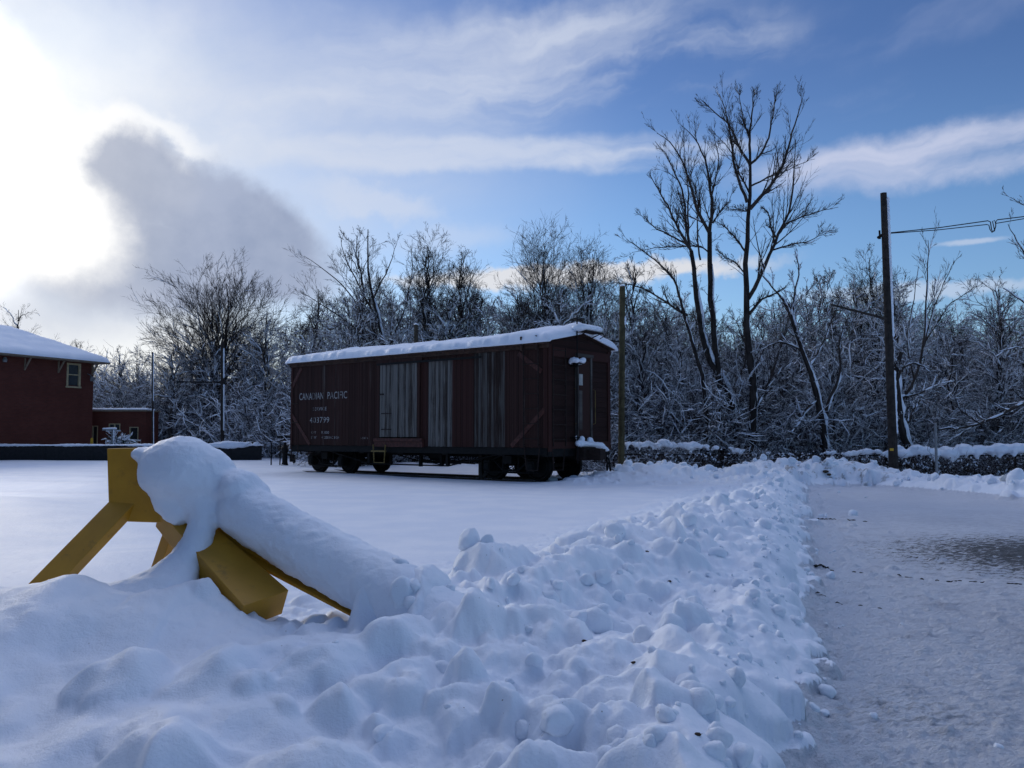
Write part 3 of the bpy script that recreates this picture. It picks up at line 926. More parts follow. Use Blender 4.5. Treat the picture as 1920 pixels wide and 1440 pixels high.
    top = np.stack([gx, gy + sh, roof + np.maximum(th, .004)], -1).reshape(-1, 3); bot = np.stack([gx, gy + sh * .6, roof - .012 - .03 * (edy < .08)], -1).reshape(-1, 3)
    ii = np.arange(nx * ny).reshape(nx, ny); q = np.stack([ii[:-1, :-1], ii[1:, :-1], ii[1:, 1:], ii[:-1, 1:]], -1).reshape(-1, 4)
    ring = np.concatenate([ii[:, 0], ii[-1, 1:], ii[-2::-1, -1], ii[0, -2:0:-1]])
    rq = np.stack([ring, ring + nx * ny, np.roll(ring, -1) + nx * ny, np.roll(ring, -1)], -1)
    link('roof_snow', mesh_np('roof_snow', np.concatenate([top, bot]), np.concatenate([q, q[:, ::-1] + nx * ny, rq]), M['snow']), root)
    # ends
    for xe, s, nm in ((LX, 1, 'end_wall'), (0, -1, 'end_wall')):
        mb = MB(); z = zb
        while z < zt - .01:
            w = min(.145, zt - z); dx = rr.uniform(0, .008)
            xa, xb = sorted((xe - s * .035, xe + s * dx)); mb.box(xa, xb, .02, WY - .02, z + .003, z + w - .003); z += .145
        mb.add([(xe, 0, zt), (xe, WY, zt), (xe, WY, ez), (xe, WY / 2, rz - .01), (xe, 0, ez)] + [(xe - s * .04, 0, zt), (xe - s * .04, WY, zt), (xe - s * .04, WY, ez), (xe - s * .04, WY / 2, rz - .01), (xe - s * .04, 0, ez)],
               [[0, 1, 2, 3, 4], [9, 8, 7, 6, 5]])
        mb.build(nm, M['end_siding'], root)
        mb = MB()
        for y in (0.0, WY - .13): mb.box(*sorted((xe - s * .0, xe + s * .045)), y, y + .13, zb - .1, zt + .1)
        mb.box(*sorted((xe + s * .001, xe + s * .06)), .13, WY - .13, 3.44, 3.70); mb.box(*sorted((xe + s * .001, xe + s * .05)), .13, WY - .13, zb - .02, zb + .16)
        mb.build('end_post', M['door_red'], root)
    # corner straps (side)
    for a, b in (((.55, -.012, 3.62), (.06, -.012, 2.98)), ((.04, -.012, 2.02), (1.06, -.012, .97)), ((10.2, -.012, 3.56), (11.0, -.012, 3.02)), ((11.1, -.012, 1.98), (9.95, -.012, .98))):
        MB().beam(a, b, .13, .02, (0, -1, 0)).build('corner_brace', M['brace'], root)
    for a in (0.0, LX - .10): MB().box(a, a + .10, -.026, -.006, zb, zt).build('corner_strap', M['door_red'], root)
    for z in (2.38, 1.72):
        MB().tube([(.05, -.05, z), (.45, -.05, z)], .012, 6).build('grab_iron', M['rustiron'], root)
    # side ladder, end ladder
    def ladder(P, U, a0, a1, z0, z1, out, name='ladder'):
        mb = MB(); f = lambda a, z, o=0: (P[0] + U[0] * a + out[0] * (.07 + o), P[1] + U[1] * a + out[1] * (.07 + o), z)
        for a in (a0, a1): mb.tube([f(a, z0), f(a, z1)], .017, 6)
        z = z1 - .1
        while z > z0: mb.tube([f(a0 - .03, z), f(a1 + .03, z)], .013, 6); z -= .41
        for a in (a0, a1):
            for z in (z0 + .05, z1 - .05): mb.tube([f(a, z), f(a, z, -.07)], .012, 6)
        mb.build(name, M['rustiron'], root)
    ladder((0, 0), (1, 0), 10.42, 10.93, .98, 3.75, (0, -1))
    ladder((LX, 0), (0, 1), .16, .75, .98, 3.72, (1, 0))
    def stirrup(P0, P1, z0, z1, mat, name='step'):
        a, b = Vector(P0), Vector(P1); i = (b - a) * .14
        MB().tube([(a.x, a.y, z0), (a.x + i.x, a.y + i.y, z1), (b.x - i.x, b.y - i.y, z1), (b.x, b.y, z0)], .018, 6).build(name, mat, root)
    stirrup((10.42, -.03, 0), (10.95, -.03, 0), .98, .33, M['rustiron'])
    stirrup((LX + .03, .16, 0), (LX + .03, .75, 0), .98, .33, M['rustiron'])
    stirrup((.06, -.03, 0), (.45, -.03, 0), .98, .45, M['rustiron'])
    mb = MB(); mb.tube([(4.42, -.14, .99), (4.47, -.14, .42), (4.93, -.14, .42), (4.98, -.14, .99)], .022, 6); mb.beam((4.34, -.14, .78), (5.0, -.14, .78), .05, .05)
    mb.build('yellow_step', M['yellowstep'], root)
    # end door with window
    xe = LX + .02
    dr = MB().box(xe, xe + .035, 1.36, 1.98, 1.12, 3.42).build('end_door', M['siding'], root)
    MB().box(xe + .036, xe + .044, 1.42, 1.60, 2.70, 3.02).build('window_pane', M['paleglass'], dr)
    MB().box(xe + .036, xe + .043, 1.42, 1.58, 1.42, 2.55).build('window_pane', M['siding_worn'], dr)
    mb = MB(); mb.box(xe, xe + .07, 1.27, 1.355, 1.1, 3.5).box(xe, xe + .07, 1.985, 2.06, 1.1, 3.5).box(xe, xe + .09, 1.24, 2.10, 3.505, 3.60).box(xe, xe + .2, 1.3, 2.05, 1.02, 1.1)
    mb.build('door_frame', M['siding_worn'], root)
    for y in (1.24, 2.16):
        MB().tube([(xe + .02, y, 1.6), (xe + .10, y, 1.62), (xe + .10, y, 2.58), (xe + .02, y, 2.6)], .011, 6).build('handrail', M['yellowstep'], root)
    # brake staff with handwheels
    mb = MB(); bx, by = LX + .22, 1.10
    mb.tube([(bx, by, .5), (bx, by, 4.62)], .018, 8); mb.box(LX, bx + .05, by - .05, by + .05, 3.20, 3.23).box(LX, bx + .05, by - .05, by + .05, 1.2, 1.23)
    bs = mb.build('brake_staff', M['iron'], root)
    for zz, rad in ((4.52, .20), (3.28, .17)):
        mb = MB(); ring = [(bx + rad * math.cos(a), by + rad * math.sin(a), zz) for a in np.linspace(0, 2 * math.pi, 25)]
        mb.tube(ring, .016, 6)
        for k in range(5):
            a = k * 2 * math.pi / 5; mb.tube([(bx, by, zz + .02), (bx + rad * math.cos(a), by + rad * math.sin(a), zz)], .011, 5)
        mb.build('handwheel', M['iron'], bs)
    P = [((bx + .17 * math.cos(a), by + .17 * math.sin(a), 3.36 + .02 * math.sin(3 * a)), (.085, .085, .08)) for a in np.linspace(0, 5.2, 13)]
    blob_snow('wheel_snow', P, bs, .016, 4, .015, .08)
    # end running board and its snow
    mb = MB(); mb.box(LX + .02, LX + .50, 1.15, 2.0, rz + .02, rz + .055); mb.tube([(LX + .03, 1.9, rz - .14), (LX + .42, 1.95, rz + .01)], .015, 6).tube([(LX + .03, 1.25, rz - .14), (LX + .42, 1.25, rz + .01)], .015, 6)
    mb.tube([(LX + .48, 1.95, rz + .06), (LX + .5, 2.1, rz - .03), (LX + .3, 2.14, rz - .1)], .013, 6)
    mb.build('running_board', M['rustiron'], root)
    P = chain([(LX + .26, 1.2, rz + .14), (LX + .26, 1.9, rz + .14)], [(.27, .2, .12), (.27, .2, .12)], 4)
    blob_snow('board_snow', P, root, .02, 5, .02, .12)
    # underframe
    mb = MB(); mb.box(.05, LX - .05, .03, .2, .74, zb - .004).box(.05, LX - .05, WY - .2, WY - .03, .74, zb - .004).box(.0, LX, 1.3, 1.8, .62, zb - .004)
    mb.box(LX - .25, LX + .03, .05, WY - .05, .70, zb - .006).box(-.03, .25, .05, WY - .05, .70, zb - .006)
    for x in (1.4, 3.6, 5.4, 7.3, 9.5): mb.box(x - .12, x + .12, .1, WY - .1, .70, zb - .01)
    mb.build('underframe', M['iron'], root)
    for y in (.35, WY - .35):
        MB().tube([(.3, y, .82), (1.4, y, .80), (3.7, y, .36), (7.2, y, .36), (9.5, y, .80), (10.9, y, .82)], .024, 6).build('truss_rod', M['iron'], root)
        for x in (3.7, 7.2): MB().box(x - .05, x + .05, y - .05, y + .05, .36, .76).build('queen_post', M['iron'], root)
    MB().lathe((5.9, 1.0, .66), (1, 0, 0), [(0, .02), (.01, .17), (.55, .17), (.62, .1), (.66, .03)], 20).build('brake_cylinder', M['iron'], root)
    MB().lathe((7.6, 2.1, .64), (1, 0, 0), [(0, .03), (.05, .16), (.95, .16), (1.0, .03)], 20).build('air_reservoir', M['iron'], root)
    mb = MB()
    for k in range(16):
        x = rr.uniform(4.6, 8.0); y = rr.uniform(.4, 2.6)
        mb.tube([(x, y, .72), (x + rr.uniform(-.1, .1), y, rr.uniform(.42, .6))], rr.uniform(.012, .03), 5)
    for k in range(7):
        x = rr.uniform(4.6, 6.2); y = rr.uniform(.6, 2.4); z = rr.uniform(.42, .62)
        mb.tube([(x, y, z), (x + rr.uniform(.8, 1.9), y + rr.uniform(-.3, .3), z + rr.uniform(-.1, .12))], .014, 5)
    mb.tube([(5.4, .7, .47), (8.2, .7, .50)], .02, 6).tube([(5.6, .7, .56), (6.5, .7, .38), (8.3, .7, .58)], .016, 6)
    mb.box(5.7, 5.78, .62, .72, .30, .62).box(6.6, 6.7, .62, .72, .32, .66)
    mb.build('brake_rigging', M['iron'], root)
    # trucks
    for xc in (1.4, 9.5):
        tr = MB().box(xc - .16, xc + .16, .35, WY - .35, .48, .70).build('truck', M['iron'], root)
        for dx in (-.8, .8):
            for y, s in ((.80, -1), (2.30, 1)):
                prof = [(-.07, .09), (-.07, .32), (-.03, .36), (-.065, .385), (-.065, .42), (.045, .428), (.055, .455), (.085, .455), (.085, .33), (.05, .30), (.05, .1), (.10, .09)]
                prof = [(o if s > 0 else -o, r_) for o, r_ in prof]
                prof = [(o * (-1), r_) for o, r_ in prof]
                MB().lathe((xc + dx, y, .42), (0, 1, 0), prof, 36).build('wheel', M['iron'], tr, smooth=False)
            MB().tube([(xc + dx, .5, .42), (xc + dx, WY - .5, .42)], .065, 10).build('axle', M['iron'], tr)
        for y in (.52, WY - .52):
            mb = MB()
            mb.tube([(xc - 1.0, y, .60), (xc - .62, y, .60), (xc - .3, y, .74), (xc + .3, y, .74), (xc + .62, y, .60), (xc + 1.0, y, .60)], .035, 6)
            mb.tube([(xc - 1.0, y, .55), (xc - .62, y, .55), (xc - .28, y, .28), (xc + .28, y, .28), (xc + .62, y, .55), (xc + 1.0, y, .55)], .035, 6)
            mb.tube([(xc - 1.0, y, .24), (xc - .25, y, .22), (xc + .25, y, .22), (xc + 1.0, y, .24)], .028, 6)
            for q in (-.28, .28): mb.tube([(xc + q, y, .2), (xc + q, y, .78)], .03, 6)
            mb.build('side_frame', M['iron'], tr)
            for q in (-.14, 0, .14):
                hel = [(xc + q + .055 * math.cos(a), y + .055 * math.sin(a), .27 + .018 * a) for a in np.linspace(0, 4 * math.pi, 26)]
                MB().tube(hel, .016, 5).build('spring', M['iron'], tr)
            for q in (-.8, .8):
                MB().box(xc + q - .12, xc + q + .12, y - .14, y + .12, .26, .56).box(xc + q - .09, xc + q + .09, y - .17, y - .141, .30, .50).build('journal_box', M['iron'], tr, bevel=.02)
    # coupler ends
    for xe_, s in ((LX, 1), (0, -1)):
        mb = MB(); X_ = lambda d: xe_ + s * d
        mb.box(*sorted((X_(.05), X_(.34))), 1.25, 1.85, .58, .96); mb.box(*sorted((X_(.34), X_(.62))), 1.40, 1.70, .62, .88)
        mb.box(*sorted((X_(.58), X_(.80))), 1.36, 1.50, .58, .92).box(*sorted((X_(.62), X_(.72))), 1.50, 1.76, .60, .90)
        mb.tube([(X_(.3), 1.7, .55), (X_(.36), 2.35, .50), (X_(.32), 2.62, .78)], .018, 6)
        mb.build('coupler', M['rustiron'], root, bevel=.02)
        mb = MB(); mb.tube([(X_(.25), 2.25, .8), (X_(.45), 2.35, .6), (X_(.48), 2.38, .25)], .028, 7); mb.tube([(X_(.18), 2.58, .9), (X_(.22), 2.62, .5), (X_(.22), 2.62, -.05)], .026, 7)
        mb.build('air_hose', M['iron'], root)
    P = chain([(LX + .22, 1.15, 1.06), (LX + .24, 1.6, 1.02), (LX + .3, 2.1, 1.0), (LX + .3, 2.45, .86)], [(.10, .10, .10), (.17, .2, .08), (.12, .16, .09), (.08, .12, .05)], 4)
    P += [((LX + .2, 1.35, 1.18), (.08, .09, .09)), ((LX + .2, 1.75, 1.14), (.09, .12, .09)), ((LX + .12, 1.2, 1.22), (.05, .05, .06))]
    blob_snow('coupler_snow', P, root, .02, 4, .03, .09)
    # lettering
    L = M['letter']
    text_mesh('CANADIAN', .46, 1.76, 2.50, .24, -.0125, L, root)
    text_mesh('PACIFIC', 1.98, 2.98, 2.50, .24, -.0125, L, root)
    text_mesh('SERVICE', 1.20, 1.94, 2.12, .12, -.0125, L, root)
    text_mesh('403799', 1.05, 2.08, 1.70, .20, -.0125, L, root)
    text_mesh('CAPY', 1.15, 1.40, 1.33, .09, -.0125, L, root)
    text_mesh('92000', 1.68, 2.08, 1.33, .09, -.0125, L, root)
    text_mesh('LT.WT', 1.15, 1.46, 1.16, .09, -.0125, L, root)
    text_mesh('43200 KC 8 54', 1.70, 2.60, 1.16, .09, -.0125, L, root)
    text_mesh('K-C HORN', 3.66, 4.02, 1.16, .06, -.0125, L, root)
    return root


BOX = boxcar()


def car_pt(x, y, z):
    return np.array((ORG[0] + .78 * x + .626 * y, ORG[1] - .626 * x + .78 * y, ORG[2] + z))


# rails
def rails():
    tr = empty('railway_track', ORG, math.atan2(-.626, .78)); tag(tr, 'pair of dark steel rails under the boxcar, sunk in snow', kind='structure')
    for y in (.80, 2.30):
        mb = MB(); x0, x1 = -3.0, 10.9
        mb.box(x0, x1, y - .037, y + .037, -.045, -.003).box(x0, x1, y - .01, y + .01, -.14, -.046).box(x0, x1, y - .07, y + .07, -.155, -.141)
        mb.build('rail', M['railtop'], tr)
    st = empty('wheel_prop', ORG, math.atan2(-.626, .78), 'dark timber prop with a slanting brace standing on the near rail under the boxcar', 'prop')
    MB().box(8.10, 8.23, .72, .86, .0, .68).build('post', M['poledark'], st)
    MB().beam((8.26, .79, .04), (8.82, .79, .62), .10, .10).build('brace', M['poledark'], st)


rails()

# ------------------------------------------------------------------ bare trees
def norm(a): return a / np.maximum(1e-9, np.linalg.norm(a, axis=-1, keepdims=True))


def march(rg, P, D, L, r0, r1, n, wob, up):
    P = P.copy(); D = norm(D); pts = [P.copy()]
    for i in range(n):
        D = norm(D + rg.normal(0, wob, D.shape) + np.array((0, 0, up)))
        P = P + D * (L / n)[:, None]; pts.append(P.copy())
    pts = np.stack(pts, 1)
    t = np.linspace(0, 1, n + 1)[None, :]
    return pts, r0[:, None] * (1 - t) + r1[:, None] * t


def spawn(rg, pts, rad, c, t0, t1, ang, spread=.15):
    m, n1, _ = pts.shape
    t = (rg.uniform(t0, t1, (m, c)) * (n1 - 1))
    i = np.minimum(t.astype(int), n1 - 2); f = (t - i)[..., None]
    a = np.take_along_axis(pts, i[..., None].repeat(3, -1).reshape(m, c, 3), 1)
    b = np.take_along_axis(pts, (i + 1)[..., None].repeat(3, -1).reshape(m, c, 3), 1)
    ra = np.take_along_axis(rad, i, 1); rb = np.take_along_axis(rad, i + 1, 1)
    P = a + (b - a) * f; T = norm(b - a); r = ra + (rb - ra) * f[..., 0]
    q = norm(np.cross(T, rg.normal(0, 1, T.shape)))
    A = ang * (1 + rg.normal(0, spread, (m, c)))[..., None]
    D = T * np.cos(A) + q * np.sin(A)
    return P.reshape(-1, 3), D.reshape(-1, 3), r.reshape(-1), (t / (n1 - 1)).reshape(-1), np.repeat(np.arange(m), c)


def tubes(pts, rad, k):
    m, n, _ = pts.shape
    T = np.empty_like(pts); T[:, 1:-1] = pts[:, 2:] - pts[:, :-2]; T[:, 0] = pts[:, 1] - pts[:, 0]; T[:, -1] = pts[:, -1] - pts[:, -2]
    T = norm(T); ref = np.zeros_like(T); ref[:] = norm(np.array((.93, .21, .07)))
    U = norm(np.cross(T, ref)); W = np.cross(T, U)
    a = np.arange(k) * 2 * math.pi / k
    V_ = pts[:, :, None] + rad[:, :, None, None] * (U[:, :, None] * np.cos(a)[None, None, :, None] + W[:, :, None] * np.sin(a)[None, None, :, None])
    ii = np.arange(m * n * k).reshape(m, n, k)
    A = ii[:, :-1]; B = ii[:, 1:]
    Fq = np.stack([A, np.roll(A, -1, 2), np.roll(B, -1, 2), B], -1).reshape(-1, 4)
    return V_.reshape(-1, 3), Fq


class Bag:
    def __init__(s): s.V, s.F, s.n = [], [], 0

    def add(s, V_, Fq):
        s.V.append(V_.astype(np.float32)); s.F.append(Fq + s.n); s.n += len(V_)

    def tub(s, pts, rad, k): s.add(*tubes(pts, rad, k))

    def mesh(s, name, mat): return mesh_np(name, np.concatenate(s.V), np.concatenate(s.F), mat)


def snow_on(rg, bag, pts, rad, prob, add, zlo, zhi, k=4, wind=.35, mul=.85):
    """snow lying along the tops of branches"""
    z = pts[:, :, 2].mean(1)
    p = prob * (1 - .85 * sstep(zlo, zhi, z))
    T = norm(pts[:, -1] - pts[:, 0]); flat = 1 - .45 * np.abs(T[:, 2])
    m = rg.random(len(pts)) < p * flat
    if not m.any(): return
    q, r = pts[m], rad[m]
    n = q.shape[1]; t = np.linspace(0, 1, n)
    prof = np.where((t == 0) | (t == 1), .25, 1.0)[None] * rg.uniform(.4, 1.25, r.shape) * np.where(rg.random(r.shape) < .22, .25, 1.0)
    rr = (r * mul + add) * prof
    off = np.zeros_like(q); off[..., 2] = r * .75 + add * .55; off[..., 0] = (r * .7 + add * .2) * wind * 2
    bag.tub(q + off, rr, k)


def bezier(P0, P1, P2, n):
    t = np.linspace(0, 1, n + 1)[None, :, None]
    return (1 - t) ** 2 * P0[:, None] + 2 * t * (1 - t) * P1[:, None] + t * t * P2[:, None]


def twiggery(rg, br, sn, pts, rad, lens, counts, twr, snow, zlo, zhi, ang=.62, up=.05, wob=.10, t0=.2, kk=(4, 3, 3)):
    """grow the orders of branching out of the given limbs"""
    cur_p, cur_r = pts, rad; L = lens
    for lv, c in enumerate(counts):
        P, D, r, t, par = spawn(rg, cur_p, cur_r, c, t0, 1.0, ang)
        r = r * (.8 if lv == 0 else 1)
        Ls = L[par] * (.56 - .24 * t) * rg.uniform(.5, 1.3, len(par))
        r0 = np.maximum(r * .62, twr); last = lv == len(counts) - 1
        r1 = np.maximum(r0 * (.25 if not last else .3), twr * .45)
        n = (5, 3, 2, 2)[lv] if lv < 4 else 2
        p2, q2 = march(rg, P, D, Ls, r0, r1, n, wob, up)
        br.tub(p2, q2, kk[min(lv, 2)])
        snow_on(rg, sn, p2, q2, snow * (1, .95, .85, .75)[min(lv, 3)], (.015, .011, .008, .006)[min(lv, 3)], zlo, zhi, k=4 if lv == 0 else 3)
        cur_p, cur_r, L = p2, q2, Ls


def fan_limbs(rg, base, top, crown_c, crown_r, nl, r0, fork=(.25, .8), low=-.35, dome=True):
    """limbs that leave the trunk and end on the crown's outline"""
    base, top, cc, cr = map(lambda a: np.array(a, float), (base, top, crown_c, crown_r))
    ga = math.pi * (3 - math.sqrt(5)); i = np.arange(nl) + .5
    zz = low + (1 - low) * (i / nl); th = i * ga + rg.uniform(0, 6)
    s = np.sqrt(np.clip(1 - zz ** 2, 0, 1)); e = np.stack([s * np.cos(th), s * np.sin(th), zz], -1) * rg.uniform(.72, 1.05, (nl, 1))
    end = cc + e * cr
    f = np.clip(fork[0] + (fork[1] - fork[0]) * (zz - low) / (1 - low) + rg.normal(0, .06, nl), .05, .95)
    st = base + (top - base) * f[:, None]
    d = end - st; L = np.linalg.norm(d, axis=1)
    ctl = st + d * .42 + np.array((0, 0, 1.0)) * (L * .10)[:, None] - d * np.array((.16, .16, -.10))
    pts = bezier(st, ctl, end, 9)
    pts[:, 1:] += rg.normal(0, .018, pts[:, 1:].shape) * L[:, None, None]
    rad = np.linspace(1, .12, 10)[None] ** 1.15 * (r0 * (.36 - .14 * f) * rg.uniform(.7, 1.15, nl))[:, None]
    return pts, np.maximum(rad, .006), L


def paint_tree(root, tr, br, sn, light=False):
    link('trunk', tr.mesh('trunk', M['bark_light' if light else 'bark']), root)
    link('branches', br.mesh('branches', M['twig']), root)
    if sn.n: link('branch_snow', sn.mesh('branch_snow', M['snow']), root)


def fan_tree(seed, loc, H, W, label, group=None, nl=18, counts=(6, 5, 4), trunk=.35, r0=.17, lean=(0, 0), snow=.5, zlo=4, zhi=9, low=-.35, twr=.0058, light=False, cy=.60, crz=None, stems=1, up=.05, fork=(.25, .85), ang=.62, cat='tree'):
    """H: height, W: crown width; trunk: height share of the crown's base"""
    rg = np.random.default_rng(seed)
    root = empty('bare_tree', loc, 0, label, cat, group)
    tr, br, sn = Bag(), Bag(), Bag()
    for s in range(stems):
        a = rg.uniform(0, 6.28); sp = (0 if stems == 1 else .3)
        bx, by = sp * math.cos(a), sp * math.sin(a)
        tx, ty = lean[0] + bx * 2.2 * W / 5, lean[1] + by * 2.2 * W / 5
        hs = H * (1 if s == 0 else rg.uniform(.72, .97))
        top = np.array((tx, ty, hs * .93)); base = np.array((bx, by, -.25))
        n = 12; t = np.linspace(0, 1, n + 1)[:, None]
        line = base + (top - base) * t; line[1:-1] += rg.normal(0, .022 * H ** .5, (n - 1, 3)) * np.array((1, 1, 0)) * 1.6
        line += np.sin(t * 3.14 * rg.uniform(1, 2) + rg.uniform(0, 3)) * np.array((rg.normal(0, .12), rg.normal(0, .12), 0)) * W / 5
        rr_ = r0 / stems ** .35
        rad = (rr_ * (1.05 - .93 * t[:, 0] ** .85)); rad[0] *= 1.25
        tr.tub(line[None], rad[None], 8)
        snow_on(rg, sn, line[None, 2:7], rad[None, 2:7], .5 * snow, .012, 50, 60, k=5, wind=.75, mul=.55)
        cz = hs * cy; rz_ = crz or hs - cz
        nls = max(6, nl // stems)
        lp, lr, L = fan_limbs(rg, line[1], line[-1], (tx, ty, cz), (W / 2 / stems ** .4, W / 2 / stems ** .4, rz_), nls, rr_, fork=fork, low=low)
        # let the limbs leave the wobbling trunk itself
        br.tub(lp, lr, 5)
        snow_on(rg, sn, lp, lr, snow * 1.3, .022, zlo, zhi, k=5, wind=.5)
        twiggery(rg, br, sn, lp, lr, L, counts, twr, snow, zlo, zhi, up=up, ang=ang)
    paint_tree(root, tr, br, sn, light)
    return root


def traced_tree(seed, D, limbs, label, counts=(9, 4, 3), snow=.35, zlo=3, zhi=8, twr=.0058, light=False, base=0):
    """limbs: (points in the picture, r at start, r at end, drift in depth); the first is the trunk"""
    rg = np.random.default_rng(seed)
    p0 = at(*limbs[0][0][0], D)
    root = empty('bare_tree', (p0[0], D, 0), 0, label, 'tree')
    tr, br, sn = Bag(), Bag(), Bag()
    LP, LR, LL, TW = [], [], [], []
    for pl, r0, r1, dy0, dy1 in limbs:
        P = np.array([at(px, py, D + dy0 + (dy1 - dy0) * i / (len(pl) - 1)) for i, (px, py) in enumerate(pl)]) - np.array((p0[0], D, 0))
        # catmull resample
        seg = np.r_[0, np.cumsum(np.linalg.norm(np.diff(P, axis=0), axis=1))]; n = 14
        tt = np.linspace(0, seg[-1], n + 1); Q = np.stack([np.interp(tt, seg, P[:, i]) for i in range(3)], 1)
        Q[1:-1] = (Q[:-2] + 2 * Q[1:-1] + Q[2:]) / 4; Q[1:-1] += rg.normal(0, .006 * seg[-1] ** .5, (n - 1, 3))
        rad = r0 + (r1 - r0) * np.linspace(0, 1, n + 1)
        big = r0 > .085
        (tr if big else br).tub(Q[None], rad[None], 8 if big else 6)
        for a in range(0, n, 3): snow_on(rg, sn, Q[None, a:a + 4], rad[None, a:a + 4], snow * 1.3, .016, zlo, zhi + 1, k=5, wind=.7, mul=.62)
        LP.append(Q); LR.append(rad); LL.append(seg[-1])
    LP, LR, LL = np.array(LP), np.array(LR), np.array(LL)
    small = LR[:, 0] < .085
    twiggery(rg, br, sn, LP[small], LR[small], LL[small] * .52, counts, twr, snow, zlo, zhi, up=.10, t0=.08, ang=.52, wob=.06)
    if (~small).any(): twiggery(rg, br, sn, LP[~small], LR[~small] * .35, LL[~small] * .22, (12, 4, 3), twr, snow, zlo, zhi, up=.05, t0=.35, ang=.8)
    paint_tree(root, tr, br, sn, light)
    return root


def z6(*pts): return [(1150 + x / 2.88, 140 + y / 2.88) for x, y in pts]


# the two tall trees against the sky
DT = 30.5
traced_tree(101, DT, [
    ([(1412, 880), (1410, 790), (1414, 725), (1405, 660), (1400, 600)] + z6((718, 1250), (715, 1000), (722, 880), (735, 740), (740, 600), (740, 490), (738, 420)), .175, .045, 0, 0),
    (z6((738, 430), (735, 330), (752, 180), (760, 80)), .05, .012, 0, .3),
    (z6((722, 690), (690, 600), (650, 480), (635, 330), (610, 200), (572, 105)), .06, .012, 0, -1.0),
    (z6((738, 725), (800, 660), (880, 560), (930, 450), (965, 320), (1010, 180), (1022, 125)), .07, .012, 0, -.8),
    (z6((740, 490), (700, 430), (650, 330), (620, 260), (540, 200), (482, 140)), .055, .012, 0, .9),
    (z6((742, 480), (800, 430), (840, 340), (860, 230), (880, 105)), .05, .012, 0, .8),
    (z6((728, 1210), (790, 1100), (840, 980), (880, 880), (950, 750), (975, 600), (985, 350)), .08, .010, 0, 1.3),
    (z6((880, 880), (850, 830), (840, 750), (808, 720)), .04, .015, .8, .6),
    (z6((885, 870), (935, 800), (1000, 775), (1100, 740), (1215, 715)), .04, .008, .8, 1.6),
    (z6((728, 1300), (800, 1210), (880, 1180), (935, 1140)), .06, .012, 0, -.9),
    (z6((850, 950), (960, 915), (1060, 900), (1180, 840)), .035, .007, .6, -.6),
    (z6((716, 960), (660, 880), (600, 820), (560, 795)), .04, .010, 0, -1.2),
    (z6((735, 740), (680, 730), (600, 725)), .03, .008, 0, 1.1),
    (z6((745, 600), (850, 550), (950, 510), (1055, 462)), .035, .008, 0, 1.2),
    (z6((735, 640), (680, 540), (655, 440), (600, 370), (545, 320)), .035, .008, 0, -1.4),
    (z6((737, 360), (700, 230), (680, 120), (678, 75)), .03, .008, 0, .5),
    (z6((716, 1080), (660, 1010), (600, 990), (560, 940)), .03, .008, 0, 1.3),
    ([(1412, 775), (1440, 720), (1462, 660), (1480, 590)], .05, .012, 0, .6),
], 'tallest bare tree, single dark trunk forking high against the blue sky, right of the boxcar', counts=(16, 6, 3), snow=.30, zlo=3, zhi=7)

traced_tree(102, DT + .6, [
    ([(1358, 878), (1355, 790), (1350, 725), (1343, 675), (1335, 600)] + z6((518, 1000), (520, 850)), .135, .086, 0, 0),
    ([(1378, 878), (1377, 840), (1370, 740), (1350, 707), (1322, 657), (1312, 600)] + z6((440, 1100), (420, 950)), .15, .075, .3, -.3),
    ([(1330, 878), (1328, 840), (1325, 775), (1320, 712), (1302, 662), (1290, 612), (1280, 580)], .10, .055, -.5, -.8),
    (z6((518, 860), (535, 700), (520, 560), (490, 430), (430, 330), (370, 275)), .07, .010, 0, .6),
    (z6((516, 850), (480, 780), (440, 690), (410, 560), (350, 420), (290, 340), (235, 315)), .065, .010, 0, -.8),
    (z6((538, 800), (580, 730), (620, 690), (640, 640)), .035, .008, 0, .8),
    (z6((530, 660), (555, 560), (575, 460), (530, 290)), .035, .008, 0, 1.2),
    (z6((420, 950), (350, 830), (300, 720), (240, 620), (190, 525)), .055, .010, -.3, -1.2),
    (z6((418, 930), (330, 880), (230, 830), (150, 760)), .045, .009, -.3, .6),
    (z6((410, 930), (390, 800), (380, 650), (330, 520), (280, 420), (225, 360)), .055, .009, -.3, .6),
    (z6((405, 900), (400, 760), (405, 600), (380, 440), (375, 320)), .04, .008, -.3, 1.0),
    (z6((385, 1290), (330, 1100), (250, 1020), (150, 940), (70, 890)), .05, .009, -.8, -1.6),
    (z6((400, 1300), (300, 1240), (200, 1170), (100, 1135), (0, 1120)), .05, .010, -.6, -2.0),
    (z6((470, 1000), (450, 880), (460, 720), (440, 560)), .035, .008, 0, .7),
    (z6((515, 960), (470, 920), (380, 930), (240, 930), (100, 960)), .03, .008, 0, 1.4),
    ([(1348, 772), (1310, 782), (1280, 789), (1262, 792)], .045, .015, 0, -.4),
    ([(1372, 730), (1395, 690), (1400, 650), (1380, 600)], .045, .012, .3, .8),
], 'tall clump of three dark bare trunks fanning out left of the tallest tree', counts=(16, 6, 3), snow=.32, zlo=3, zhi=7)

